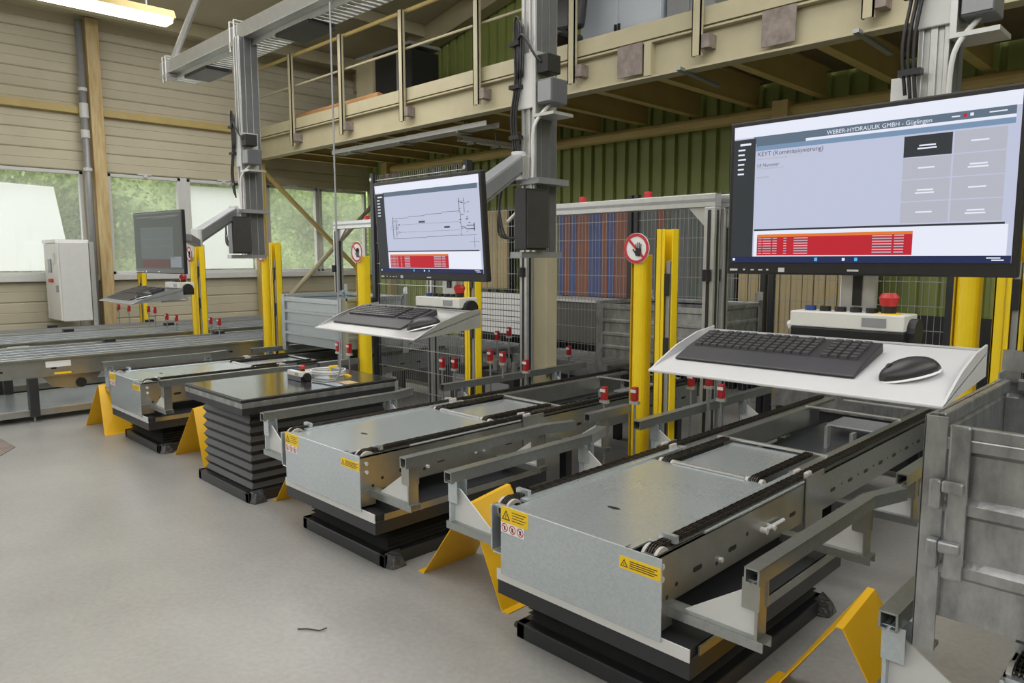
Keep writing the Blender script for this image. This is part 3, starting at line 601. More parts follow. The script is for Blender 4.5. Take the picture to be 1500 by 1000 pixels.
def conveyor(loc, label, group):
    q = (0, 2.0, 0); o = empty('chain_conveyor', loc, label, 'conveyor', group)
    lift_parts(o, q, -.335, .50, -.36, .55, 2.09, 3.26, .22, 8)
    MB(q).box(-.36, .55, 2.005, 3.28, .215, .285).build('table_frame', DARK, o, .004)
    MB(q).box(-.36, .55, 2.0, 2.006, .28, .325).build('front_band', LGREY, o)
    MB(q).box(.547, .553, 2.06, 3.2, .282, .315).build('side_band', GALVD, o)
    MB(q).box(-.35, .54, 2.02, 3.27, .285, .315).build('table_top', DARK, o)
    MB(q).box(-.325, .445, 1.99, 1.995, .315, .605).build('front_plate', GALV, o, .0015)
    MB(q).box(.36, .42, 1.995, 2.10, .33, .41).build('corner_stay', GALVD, o)
    MB(q).box(-.29, .29, 1.992, 2.03, .600, .606).build('front_flange', GALV, o, .002)
    dk = MB(q).box(-.30, .30, 2.02, 3.04, .585, .592).build('deck_plate', GALV, o)
    pts = []
    for k in range(20): a = 2*math.pi*k/20; pts.append((.0+.03*math.cos(a), 2.315+.013*math.sin(a)))
    MB(q).prism(pts, 'z', .5905, .5925).build('grip_slot', BLACK, dk)
    for s in (-1, 1):
        MB(q).box(s*.30, s*.342, 2.12, 3.35, .585, .600).build('edge_strip', GALV, o, .002)
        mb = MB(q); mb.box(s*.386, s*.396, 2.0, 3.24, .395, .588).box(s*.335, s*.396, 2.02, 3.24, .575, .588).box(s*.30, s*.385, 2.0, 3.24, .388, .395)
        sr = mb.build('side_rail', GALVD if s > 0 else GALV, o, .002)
        MB(q).cyl((s*.398, 2.34, .590), (s*.398, 3.2, .590), .006, 8).build('rail_edge', GALV, sr)
        mb = MB(q); mb.box(s*.386, s*.396, 3.40, 5.3, .40, .588).box(s*.335, s*.396, 3.40, 5.3, .575, .588).box(s*.28, s*.335, 3.3, 5.3, .575, .595)
        s2_ = mb.build('rear_side_rail', GALVG, o, .002)
        MB(q).box(s*.398, s*.406, 3.22, 3.41, .345, .610).build('joint_plate', GALVG, o, .002)
        def slots(par, L, h, places):
            first = None
            for y, zz in places:
                if first is None: first = slot_mb(MB((s*.396, 0, 0)), s*.396, 0, 0, L, h).build('rail_slot', BLACK, par); k = first
                else: k = first.copy(); COL.objects.link(k)
                k.location = (s*.396, y-2.0, zz)
        slots(sr, .062, .019, ((2.30, .465), (2.56, .465), (3.10, .465))); slots(sr, .018, .016, ((2.16, .45), (2.10, .42), (2.68, .49), (2.44, .44)))
        slots(s2_, .06, .018, [(3.55+k*.22, .475) for k in range(8)]); slots(s2_, .012, .010, [(3.66+k*.22, .48) for k in range(8)])
        mb = MB(q)
        for zz in (.545, .50): mb.cyl((s*.395, 2.06, zz), (s*.405, 2.06, zz), .011, 6)
        mb.cyl((s*.395, 2.46, .45), (s*.41, 2.46, .45), .01, 6); mb.build('bolts', LGREY, sr)
        mb = MB(q); mb.cyl((s*.39, 2.80, .475), (s*.425, 2.80, .475), .014, 10).cyl((s*.41, 2.80, .475), (s*.41, 2.98, .475), .008, 8).cyl((s*.39, 2.86, .475), (s*.43, 2.86, .475), .012, 8); mb.build('tension_screw', LGREY, sr)
        ch = chain_mesh(MB(q), s*.36, 2.09, 5.28, .602); wrap_mesh(ch, s*.36, 2.085, .560, .042, 1); ch.build('drive_chain', CHAIN, o, kind='stuff')
        for dx in (-.0255, .0255):
            gd = MB(q).cyl((s*.36+dx-.006, 2.075, .560), (s*.36+dx+.006, 2.075, .560), .047, 20).build('guide_disc', GUIDE, o); MB(q).cyl((s*.36+dx-.007, 2.085, .558), (s*.36+dx+.007, 2.085, .558), .032, 16).build('hollow_shade', BLACK, gd)  # black disc paints in the dark of the guide's hollow
            MB(q).box(s*.36+dx-.009, s*.36+dx+.009, 3.24, 3.30, .59, .622).build('guide_block', GUIDE, o, .006)
        MB(q).box(s*.36-.035, s*.36+.035, 2.15, 2.17, .598, .625).build('chain_plate', GALV, o)
        xi = s*.232
        ci = chain_mesh(MB(q), xi, 3.07, 3.66, .602); wrap_mesh(ci, xi, 3.075, .572, .030, 1); ci.build('transfer_chain', CHAIN, o, kind='stuff')
        for dx in (-.034, .034): MB(q).cyl((xi+dx-.008, 3.065, .575), (xi+dx+.008, 3.065, .575), .027, 14).build('guide_disc', GUIDE, o)
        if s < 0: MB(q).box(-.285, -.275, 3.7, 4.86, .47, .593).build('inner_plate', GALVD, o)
    MB(q).box(-.195, .195, 3.07, 3.66, .577, .583).build('transfer_plate', GALV, o)
    for y, a, b in ((3.055, -.19, .19), (3.68, -.30, .32), (4.85, -.30, .30), (5.25, -.2, .26)): MB(q).box(a, b, y-.014, y+.014, .592, .603).build('cross_bar', ALU, o, .002)
    MB(q).box(-.335, .335, 3.3, 5.3, .40, .41).build('interior_shade_sheet', mat('interior_shade', (.10, .11, .13), .35, .6, (.07, .075, .09), 6), o)  # dark sheet puts the shade of the open interior into the colour
    for k in range(9): MB(q).cyl((-.19, 4.95+k*.035, .47), (.30, 4.95+k*.035, .47), .014, 8).build('roller', ALUD, o)
    MB(q).box(-.05, -.03, 4.55, 4.60, .41, .55).build('sensor_mount', ALU, o); MB(q).box(.12, .14, 4.5, 4.56, .41, .54).build('sensor_mount', ALU, o)
    for y in (3.75, 5.15):
        for s in (-1, 1): MB(q).box(s*.30-.03, s*.30+.03, y-.03, y+.03, 0, .40).build('leg', DARK, o)
    guard(o, q, 1, 2.05, 3.25, True, (2.10, 3.02)); guard(o, q, -1, 2.05, 3.25, True, (2.10, 3.02))
    guard(o, q, 1, 3.45, 3.88, False, (3.62,)); guard(o, q, -1, 3.50, 5.2, False, (3.7, 4.8))
    label_warning(o, q, -.322, 1.99, .605, .152, .066, True); label_warning(o, q, .272, 1.99, .572, .168, .045)
    return o
c3 = conveyor((-1.735, 2.0, 0), 'galvanised chain conveyor on a low black scissor base next to the steel crate', None)
c2 = copy_tree(c3, None, (-3.53, 2.0, 0), 'galvanised chain conveyor on a black scissor base beside the bellows lift table')
c4 = copy_tree(c3, None, (.055, 2.0, 0), 'galvanised chain conveyor carrying the worn steel crate with hinged front')
for ch in c4.children:
    if ch.name.split('.')[0] in ('guard_rail', 'bracket_arm') and ch.data.vertices[0].co.x < 0: ch.location.x += .065
c1 = copy_tree(c3, None, (-6.72, 2.0, 0), 'galvanised chain conveyor between the bellows lift table and the long roller conveyors')
# ================================================================== LIFT TABLE
q = (-4.905, 2.05, 0); lt = empty('lift_table', q, 'raised black bellows lift table with polished dark top', 'lift table')
lift_parts(lt, q, -5.31, -4.50, 0, 0, 2.05, 3.2, .62, 9)
MB(q).box(-5.37, -4.45, 2.01, 3.2, .60, .655).build('top_frame', DARK, lt, .004)
MB(q).box(-5.372, -4.448, 2.008, 3.202, .645, .682).build('edge_band', GALVW, lt, .003)
MB(q).box(-5.375, -4.445, 2.002, 3.208, .682, .701).build('rubber_edge', BLACK, lt, .002)
MB(q).box(-5.355, -4.465, 2.024, 3.186, .695, .703).build('table_top', GLOSSD, lt)
control_box(-5.0, 2.62, .703, 'small white control pendant with red stop lying on the bellows table', .2)
o = empty('cable_connector', (-5.0, 3.05, .703), 'grey plug connector with yellow ends and coiled cable on the bellows table', 'connector'); q = (-5.0, 3.05, .703)
MB(q).box(-5.05, -4.93, 3.02, 3.08, .703, .745).build('plug_body', MGREY, o, .005); MB(q).box(-5.075, -5.05, 3.015, 3.085, .703, .755).build('yellow_cap', YELL, o, .004); MB(q).box(-4.86, -4.76, 3.0, 3.02, .703, .715).build('yellow_strap', YELL, o)
mb = MB(q); pts = [Vector((-4.98+.16*math.cos(t*.35), 2.95+.12*math.sin(t*.35), .712+.0008*t)) for t in range(40)]; mb.tube(pts, .007, 6); mb.build('cable', LGREY, o)
tag(MB((-4.54, 2.84, .703)).box(-4.60, -4.48, 2.80, 2.90, .703, .707).build('cardboard_tag', mat('kraft_card', (.50, .36, .20), .7, 0, (.45, .32, .18), 20)), 'brown card tag lying on the bellows table edge', 'tag').location = (-4.54, 2.84, .703)
tag(MB((-4.56, 2.76, .72)).tube([Vector((-4.54, 2.79, 3.33)), Vector((-4.54, 2.79, 2.0)), Vector((-4.54, 2.79, .80)), Vector((-4.56, 2.76, .725)), Vector((-4.64, 2.72, .713)), Vector((-4.78, 2.70, .713))], .0065, 8).build('hanging_cable', MGREY), 'thin grey cable hanging from the overhead beam to the pendant', 'cable').location = (-4.56, 2.76, .72)
# ================================================================== YELLOW A-SHAPED FLOOR GUARDS
def aframe(loc, label):
    o = empty('floor_guard', loc, label, 'floor guard', 'yellow floor guards'); H = .45; W = .29
    for s in (-1, 1):
        a = [(s*W, 0, 0), (s*W, .36, 0), (s*.012, .33, H+.01), (s*.012, .05, H-.03)]
        t = Vector((s*H, 0, W)).normalized()*-.004
        V = [Vector(p) for p in a]; V += [p+t for p in V]
        MB().add(V, [(0, 1, 2, 3), (7, 6, 5, 4), (0, 4, 5, 1), (1, 5, 6, 2), (2, 6, 7, 3), (3, 7, 4, 0)]).build('side_sheet', YELF, o)
        MB().box(s*W, s*(W+.04), 0, .36, 0, .004).build('foot_flange', YELF, o)
    MB().add([(-.012, .05, H-.03), (.012, .05, H-.03), (.012, .33, H+.01), (-.012, .33, H+.01), (-.012, .05, H-.034), (.012, .05, H-.034), (.012, .33, H+.006), (-.012, .33, H+.006)], [(3,2,1,0),(4,5,6,7),(0,1,5,4),(1,2,6,5),(2,3,7,6),(3,0,4,7)]).build('ridge', YELF, o)
    # prohibition disc on the right-hand sheet
    n = Vector((H, 0, W)).normalized(); c = Vector((W*.45, .20, H*.53))+n*.003; tx = Vector((0, 1, 0)); ty = n.cross(tx)
    def disc(r, m_, nm, off, par):
        V = [c+n*off+(tx*math.cos(2*math.pi*i/24)+ty*math.sin(2*math.pi*i/24))*r for i in range(24)]
        return MB().add(V, [tuple(range(24))]).build(nm, m_, par, solid=.0006)
    d = disc(.055, REDS, 'prohibition_disc', 0, o); disc(.043, WHITE, 'disc_field', .001, d)
    MB().obox(c+n*.002, (tx, ty, n), (.014, .028, .0004)).build('hand_pictogram', BLACK, d)
    MB().obox(c+n*.003, (tx+ty, tx-ty, n), (.045, .005, .0004)).build('slash', REDS, d)
    return o
g = aframe((-2.56, 2.2, 0), 'yellow folded floor guard between the crate-side conveyor and the one beside the lift table')
for x, y, l in ((-4.14, 2.2, 'yellow folded floor guard between the bellows table and the conveyor'), (-5.80, 2.17, 'yellow folded floor guard between the bellows table and the far conveyor'),
                (-7.52, 1.97, 'yellow folded floor guard beside the long roller conveyor'), (-.83, 2.26, 'yellow folded floor guard under the worn steel crate')):
    copy_tree(g, None, (x, y, 0), l)
# ================================================================== STEEL CRATES
def crate(x0, y0, z0, label, w=1.2, d=.8, h=.60, gate=False, m_=GALVW):
    q = (x0+w/2, y0+d/2, z0); o = empty('steel_crate', q, label, 'crate'); x1, y1, z1 = x0+w, y0+d, z0+h; pw = .052 if gate else .075
    for i, (x, y, sx, sy) in enumerate(((x0, y0, 1, 1), (x1, y0, -1, 1), (x0, y1, 1, -1), (x1, y1, -1, -1))):
        mb = MB(q); mb.box(x, x+sx*pw, y, y+sy*.006, z0, z1+(0 if sy > 0 else .02)).box(x, x+sx*.006, y, y+sy*pw, z0, z1+(0 if sy > 0 else .02)); po = mb.build('corner_post', m_, o, .002)
        mb = MB(q); mb.box(x+sx*.006, x+sx*.05, y+sy*.006, y+sy*.05, z0, z0+.012); mb.build('foot', m_, po)
        if sy < 0:
            mb = MB(q); mb.prism([(x, z1+.02), (x+sx*.07, z1+.02), (x+sx*.07, z1+.07), (x+sx*.05, z1+.09), (x, z1+.09)], 'y', y-.008, y); mb.build('stacking_ear', m_, po)
    def ribs(z_a, z_b, n):
        P = [(0, z_a)]; hh = (z_b-z_a)/n
        for k in range(n):
            b = z_a+k*hh; P += [(0, b+hh*.62), (.018, b+hh*.70), (.018, b+hh*.86), (0, b+hh*.95)]
        return P+[(0, z_b)]
    zb = z0+.10; nz = 3 if gate else 4
    ztop = z1-.03
    f = MB(q).sheet([(y0+.02-a, b) for a, b in ribs(zb, ztop, nz)], 'x', x0+pw, x1-pw).build('front_panel', m_, o, solid=.003)
    MB(q).sheet([(y1-.02+a, b) for a, b in ribs(zb, z1, nz)], 'x', x0+.02, x1-.02).build('rear_panel', m_, o, solid=.003)
    for xx, s in ((x0+.015, -1), (x1-.015, 1)): MB(q).sheet([(xx+s*a*.6, b) for a, b in ribs(zb, z1, nz)], 'y', y0+.02, y1-.02).build('side_panel', m_, o, solid=.003)
    MB(q).box(x0+.02, x1-.02, y0+.02, y1-.02, zb-.01, zb).build('floor_panel', m_, o)
    mb = MB(q); mb.box(x0+pw, x1-pw, y0+.005, y0+.03, ztop-.02, ztop+.01); mb.build('front_rim', m_, o, .003)
    for xx, s in ((x0, 1), (x1, -1)): MB(q).box(xx, xx+s*.035, y0+.05, y1-.05, z1-.035, z1).build('side_rim', m_, o, .004)
    MB(q).box(x0+.05, x1-.05, y1-.035, y1, z1-.035, z1).build('rear_rim', m_, o, .004)
    if gate:
        MB(q).box(x0+pw+.006, x0+pw+.052, y0-.012, y0+.0, z0+.20, ztop+.015).build('gate_stile', m_, o, .006)
        for zz in (z0+.42, z0+.27):
            mb = MB(q); mb.box(x0+.025, x0+.052, y0-.03, y0-.002, zz-.045, zz+.03).box(x0+.052, x0+.10, y0-.032, y0-.012, zz-.0, zz+.03); mb.build('gate_latch', m_, o, .006)
    return o
crate(-.53, 1.97, .615, 'large worn grey steel crate with latched front panel beside the white tray', gate=True)
crate(-4.13, 5.2, .615, 'ribbed grey steel crate at the rear under the aluminium frame')
crate(-7.34, 3.80, .615, 'pale galvanised steel crate behind the bellows table', m_=GALV)
# ================================================================== LIGHT CURTAIN POSTS
SPn = 0
def sign_post(x, y, label, h=1.62):
    o = empty('sign_post', (x, y, 0), label, 'post', 'yellow light-curtain posts'); q = (x, y, 0)
    pts = [(x+.05*math.cos(a), y+.055*math.sin(a)) for a in [math.pi+k*math.pi/9 for k in range(10)]]
    MB(q).prism(pts+[(x+.05, y+.05), (x-.05, y+.05)], 'z', .0, h).build('profile', YEL, o, .004)
    MB(q).box(x-.052, x-.046, y-.045, y-.02, .05, h).build('profile_seam', mat('yellow_seam', (.5, .32, .01), .5), o)
    MB(q).box(x-.065, x+.065, y-.065, y+.065, 0, .012).build('base_plate', DARK, o)
    zc = h+.04; R = .1
    V = [(x+R*math.cos(2*math.pi*i/32), y-.062, zc+R*math.sin(2*math.pi*i/32)) for i in range(32)]
    d = MB(q).add(V, [tuple(range(32))]).build('sign_disc', WHITE, o, solid=.003)
    ring(q, (x, zc), R*.97, R*.78, y-.066, d, name='red_ring', th=.001)
    mb = MB(q); mb.bar((x-.055, y-.067, zc+.055), (x+.055, y-.067, zc-.055), .001, .016); mb.build('red_slash', REDS, d)
    mb = MB(q); hx, hz = x+.018, zc-.012       # black open hand
    mb.prism([(hx-.02, hz-.035), (hx+.016, hz-.04), (hx+.024, hz-.005), (hx+.022, hz+.012), (hx-.018, hz+.012), (hx-.022, hz-.01)], 'y', y-.0695, y-.0685)
    for k, (dx, L, a) in enumerate(((-.014, .032, -.12), (-.003, .042, -.04), (.008, .04, .05), (.018, .03, .15))):
        mb.bar((hx+dx, y-.069, hz+.008), (hx+dx+math.sin(a)*L, y-.069, hz+.01+L), .001, .0085)
    mb.bar((hx-.018, y-.069, hz-.02), (hx-.042, y-.069, hz+.006), .001, .009); mb.build('hand_pictogram', BLACK, d)
    return o
def slot_post(x, y, label, h=1.78):
    o = empty('light_curtain_post', (x, y, 0), label, 'post', 'yellow light-curtain posts'); q = (x, y, 0)
    MB(q).box(x-.055, x-.045, y-.05, y+.05, 0, h).box(x-.055, x+.012, y-.05, y-.042, 0, h).box(x-.055, x+.055, y+.042, y+.05, 0, h).box(x+.045, x+.055, y-.02, y+.05, 0, h).build('profile', YEL, o, .002)
    MB(q).box(x-.012, x-.008, y-.054, y-.05, .02, h).build('profile_seam', mat('yellow_seam', (1, 1, 1)), o)
    MB(q).box(x+.014, x+.04, y-.03, y+.02, .25, h-.2).build('light_strip', MGREY, o, .003)
    for zz in (h-.42, .95, .45): MB(q).box(x+.012, x+.043, y-.045, y-.03, zz, zz+.14).build('strip_clamp', BLACK, o)
    MB(q).box(x-.065, x+.065, y-.065, y+.065, 0, .012).build('base_plate', DARK, o)
    return o
sign_post(-2.80, 4.0, 'yellow post with round no-touch hand sign in front of the rear crate')
slot_post(-2.62, 4.02, 'slotted yellow light-curtain post right beside the hand-sign post')
slot_post(-4.46, 4.0, 'slotted yellow light-curtain post by the mesh fence end')
sign_post(-6.02, 3.98, 'yellow post with round hand sign left of the mesh fence')
sign_post(-8.05, 4.0, 'yellow post with round hand sign at the mezzanine corner column')
slot_post(-7.86, 4.02, 'slotted yellow post beside the pale galvanised crate')
sign_post(-9.87, 3.9, 'yellow post with small hand sign behind the dim monitor')
slot_post(-9.70, 3.9, 'slotted yellow post behind the dim monitor arm')
slot_post(-12.2, 4.0, 'slotted yellow post standing before the window wall', 1.5)
sign_post(-.925, 4.0, 'yellow round-fronted post right of the control box', 1.62)
slot_post(-.755, 4.0, 'slotted yellow post behind the crate ear')
# ================================================================== ALUMINIUM PORTALS, MESH FENCES
def portal(xa, xb, y, h, label):
    o = empty('portal_frame', ((xa+xb)/2, y, 0), label, 'frame'); q = ((xa+xb)/2, y, 0)
    for x in (xa, xb):
        p_ = MB(q).box(x-.04, x+.04, y-.04, y+.04, 0, h).build('upright', ALU, o, .004)
        MB(q).box(x+.04, x+.043, y-.012, y+.012, 0, h-.02).box(x-.012, x+.012, y-.043, y-.04, 0, h-.02).build('groove', DARK, p_)
        MB(q).cyl((x-.0, y-.06, h-.5), (x, y-.06, h-.42), .03, 12).build('clamp_ring', BLACK, p_)
    MB(q).box(xa-.04, xb+.04, y-.04, y+.04, h, h+.09).build('cross_beam', ALU, o, .004)
    MB(q).box(xa-.04, xb+.04, y-.043, y-.04, h+.035, h+.055).build('beam_groove', ALUD, o)
    for x, s in ((xa, 1), (xb, -1)): MB(q).prism([(x+s*.04, h), (x+s*.18, h), (x+s*.04, h-.14)], 'y', y-.01, y+.01).build('corner_gusset', ALU, o)
    for t in (.35, .7):
        x = xa+(xb-xa)*t; MB(q).box(x-.022, x+.022, y-.022, y+.022, h+.09, h+.135).build('red_sensor', REDS, o, .006)
    return o
portal(-4.33, -2.58, 4.5, 1.94, 'white aluminium portal frame over the conveyor beside the lift table')
portal(-2.585, -.84, 4.64, 1.94, 'aluminium portal frame over the crate-side conveyor')
portal(-7.62, -5.86, 4.7, 1.94, 'aluminium portal frame in front of the braced window bay')
def fence(xa, xb, y, z0, z1, label, step=.03, post=.05):
    o = empty('mesh_fence', ((xa+xb)/2, y, 0), label, 'fence'); q = ((xa+xb)/2, y, 0)
    for x in (xa, xb):
        p_ = MB(q).box(x-post/2, x+post/2, y-.03, y+.03, 0, z1+.02).build('fence_post', DARK, o)
        MB(q).cyl((x-.01, y-.035, z1-.04), (x-.01, y-.03, z1-.04), .018, 10).build('post_bolt', ALU, p_)
    mb = MB(q); x = xa+post/2+.01
    while x < xb-post/2: mb.box(x-.0018, x+.0018, y-.0018, y+.0018, z0, z1); x += step
    mb.build('vertical_wires', ALUD, o, kind='stuff')
    z = z0
    while z <= z1+.01: MB(q).box(xa, xb, y-.006, y-.002, z-.003, z+.003).build('horizontal_wire', ALU if step < .04 else ALUD, o); z += .2
    return o
fence(-6.08, -4.70, 4.17, .15, 2.40, 'dark post mesh fence panel closing the bay behind the bellows table')
for k, (a, b) in enumerate(((-7.9, -6.32), (-6.24, -4.77), (-4.69, -3.22), (-3.14, -1.65))):
    fence(a, b, 6.6, .2, 2.25, ['rear mesh fence panel left of the hanging column', 'rear mesh fence panel behind the black controller box', 'rear mesh fence panel behind the round hand sign', 'rear mesh fence panel beneath the largest monitor'][k], .05)
# ================================================================== REAR BAY: panels behind the fences
TAN = mat('tan_board', (.50, .40, .22), .6, 0, (.44, .35, .19), 3)
def board(name, x0, x1, y, z0, z1, m_, label, cat, n, vertical=True, mats=None, gap=.012):
    o = empty(name, ((x0+x1)/2, y, z0), label, cat); q = ((x0+x1)/2, y, z0)
    for k in range(n):
        mm = mats[k % len(mats)] if mats else m_
        if vertical: a = x0+(x1-x0)*k/n; b = x0+(x1-x0)*(k+1)/n-gap; MB(q).box(a, b, y, y+.05+.01*(k % 2), z0, z1).build('strip', mm, o, .003)
        else: a = z0+(z1-z0)*k/n; b = z0+(z1-z0)*(k+1)/n-gap; MB(q).box(x0, x1, y, y+.05, a, b).build('slat', mm, o, .003)
    for x in (x0+.05, x1-.05): MB(q).box(x-.04, x+.04, y+.07, y+.15, 0, z1).build('support', DARK, o)
    return o
board('partition', -9.4, -8.2, 8.1, 1.12, 2.35, TAN, 'tan panelled partition below the green wall', 'partition', 5)
board('louvred_screen', -8.75, -7.15, 7.8, .45, 1.08, WHITE, 'white louvred screen low behind the fence', 'screen', 7, False)
SB = mat('strip_blue', (.07, .12, .30), .5, 0, (.10, .10, .22), 2); SO = mat('strip_rust', (.30, .11, .06), .5, 0, (.22, .10, .08), 2); SG = mat('strip_grey', (.16, .17, .17), .5, 0, (.12, .13, .13), 2); ST = mat('strip_teal', (.10, .16, .14), .5, 0, (.14, .11, .09), 2)
board('shimmer_strips', -7.1, -5.75, 8.05, 1.06, 2.28, None, 'made-up blue and rust strips for the mesh shimmer behind the fence', 'shimmer strips', 12, True, [SB, SO, SB, SO, SO, SB], .004)  # invented strips, their band colours paint in the moiré shimmer of the mesh
board('shimmer_strips', -5.7, -4.3, 8.05, 1.06, 2.28, None, 'made-up grey, teal and rust strips for the mesh shimmer behind the hand sign', 'shimmer strips', 14, True, [SG, ST, SG, SO, ST, SG, SG], .004)
board('partition', -4.25, -2.7, 8.05, .3, 2.1, TAN, 'tan ribbed partition behind the largest monitor', 'partition', 12)
struct(MB().box(-9.6, -1.0, 8.30, 8.33, 0, 1.0).build('trim_8', DARK))  # added dark board, hides the green wall where the bay is dark
for xa, xb, lab in ((-6.95, -5.6, 'grey bulk bin with pale rim under the blue and rust strips'), (-5.5, -4.3, 'grey bulk bin under the teal and rust strips')):
    q = ((xa+xb)/2, 7.6, 0); o = empty('bulk_bin', q, lab, 'bin')
    mb = MB(q); mb.add([(xa+.06, 7.36, .5), (xb-.06, 7.36, .5), (xb-.06, 7.84, .5), (xa+.06, 7.84, .5), (xa, 7.3, 1.04), (xb, 7.3, 1.04), (xb, 7.9, 1.04), (xa, 7.9, 1.04)], [(3,2,1,0),(4,5,6,7),(0,1,5,4),(1,2,6,5),(2,3,7,6),(3,0,4,7)]); mb.build('tub', mat('olive_grey', (.13, .13, .11), .5, 0, (.10, .10, .085), 4), o)
    MB(q).box(xa-.02, xb+.02, 7.28, 7.92, 1.03, 1.06).build('rim', LGREY, o, .005)
    for x in (xa+.12, xb-.12):
        for y in (7.42, 7.78): MB(q).box(x-.03, x+.03, y-.03, y+.03, 0, .5).build('leg', DARK, o)
for x, y, lab in ((-5.55, 5.0, 'dark drive unit with grey valves behind the mesh fence'), (-4.95, 4.9, 'dark drive unit with grey valves by the slotted strut'), (-3.05, 7.2, 'dark drive unit with grey valves behind the rear crate')):
    q = (x, y, 0); o = empty('drive_unit', q, lab, 'machine')
    MB(q).box(x-.22, x+.22, y-.15, y+.15, 0, .52).build('housing', DARK, o, .01)
    for k in range(3): MB(q).cyl((x-.13+.13*k, y-.05, .52), (x-.13+.13*k, y-.05, .62), .03, 10).build('valve', ALUD, o)
    MB(q).box(x-.16, x+.16, y-.165, y-.15, .3, .42).build('terminal_cover', MGREY, o)
# rear transfer tables in the dark bay
for k, (xa, xb, lab) in enumerate(((-7.9, -6.2, 'dark rear transfer table behind the mesh fence'), (-5.6, -4.3, 'dark rear transfer table below the louvred screen'), (-2.6, -1.0, 'dark rear transfer table behind the white tray'))):
    o = empty('transfer_table', ((xa+xb)/2, 6.0, 0), lab, 'table'); q = ((xa+xb)/2, 6.0, 0)
    MB(q).box(xa, xb, 5.6, 5.66, .42, .56).build('front_rail', GALVW, o); MB(q).box(xa, xb, 6.3, 6.36, .42, .56).build('rear_rail', GALVW, o)
    for j in range(10): x = xa+(xb-xa)*(j+.5)/10; MB(q).cyl((x, 5.66, .53), (x, 6.3, .53), .03, 10).build('roller', ALUD, o)
    MB(q).box(xa+.02, xb-.02, 5.62, 5.64, .05, .42).build('bay_shade_sheet', DARK, o)  # added dark sheet, keeps the bay below the rollers in shade
    for x in (xa+.1, xb-.1):
        for y in (5.68, 6.33): MB(q).box(x-.03, x+.03, y-.03, y+.03, 0, .42).build('leg', DARK, o)
o = empty('grey_column', (-4.36, 4.75, 0), 'beige-grey square column standing behind the hanging column', 'column'); q = (-4.36, 4.75, 0)
MB(q).box(-4.46, -4.30, 4.72, 4.86, 0, 1.9).build('profile', CREAML, o, .004); MB(q).box(-4.56, -4.46, 4.70, 4.80, 0, 1.95).build('slotted_strut', ALUD, o)
mb = MB(q)
for k in range(9): mb.box(-4.475, -4.458, 4.695, 4.70, .25+k*.19, .33+k*.19)
mb.build('strut_holes', DARK, o)
# ================================================================== RED SENSORS ON STEMS
def sensor(x, y, z, label, z0=0):
    o = empty('signal_sensor', (x, y, z0), label, 'sensor', 'red sensors around the conveyors'); q = (x, y, z0)
    MB(q).box(x-.018, x+.018, y-.02, y+.02, z-.045, z+.045).build('red_body', mat('sensor_red', (.36, .015, .02), .35, 0, (.28, .012, .016), 30), o, .006)
    MB(q).box(x-.02, x+.02, y-.022, y-.018, z+.01, z+.03).build('lens', LGREY, o)
    MB(q).box(x-.03, x+.03, y-.015, y+.015, z-.065, z-.045).build('bracket', ALU, o)
    MB(q).cyl((x, y, z0), (x, y, z-.06), .008, 6).build('stem', ALUD, o); return o
def sens(x, y, z, where, z0=0): sensor(x, y, z, 'red-bodied sensor on a thin stem '+where, z0)
sens(-5.80, 3.55, .80, 'between the pale crate and the hand-sign post'); sens(-5.62, 3.55, .80, 'just right of the pale crate beside another sensor')
sens(-4.86, 4.0, .70, 'in front of the mesh fence'); sens(-4.70, 4.0, .71, 'at the mesh fence post')
sens(-4.36, 4.1, .80, 'beside the slotted post at the mesh fence'); sens(-4.16, 4.05, .81, 'above the conveyor beside the lift table', .64); sens(-3.95, 4.1, .76, 'under the hanging column controller', .64)
sens(-5.15, 5.1, .87, 'in the dark bay behind the fence'); sens(-5.32, 5.1, .82, 'deep in the dark bay beside a taller one'); sens(-4.9, 5.4, .68, 'before the dark transfer table'); sens(-4.62, 5.4, .70, 'beside the left post of the rear crate')
sens(-2.90, 3.75, .72, 'left of the hand-sign post at the rear crate', .0); sens(-2.68, 3.78, .74, 'between the hand-sign post and slotted post'); sens(-2.53, 4.2, .80, 'right of the slotted post below the white tray'); sens(-2.40, 4.2, .82, 'below the white tray edge'); sens(-2.28, 4.15, .76, 'at the aluminium portal upright below the white tray')
for k, (x, y, z) in enumerate(((-12.08, 3.60, .87), (-11.62, 3.6, .87), (-11.1, 3.7, .88), (-10.85, 3.7, .88), (-10.55, 3.75, .80), (-10.2, 3.75, .80), (-9.2, 3.8, .82), (-8.95, 3.8, .82))):
    sens(x, y, z, ('beside the stained wall column', 'on the narrow conveyor closest to the window wall', 'on the far rail of the middle conveyor', 'on the far rail of the middle conveyor', 'on the middle conveyor by the dim monitor', 'on the middle conveyor by the dim monitor', 'on the conveyor by the yellow floor guard', 'on the conveyor by the yellow floor guard')[k], .0 if k == 0 else .636)
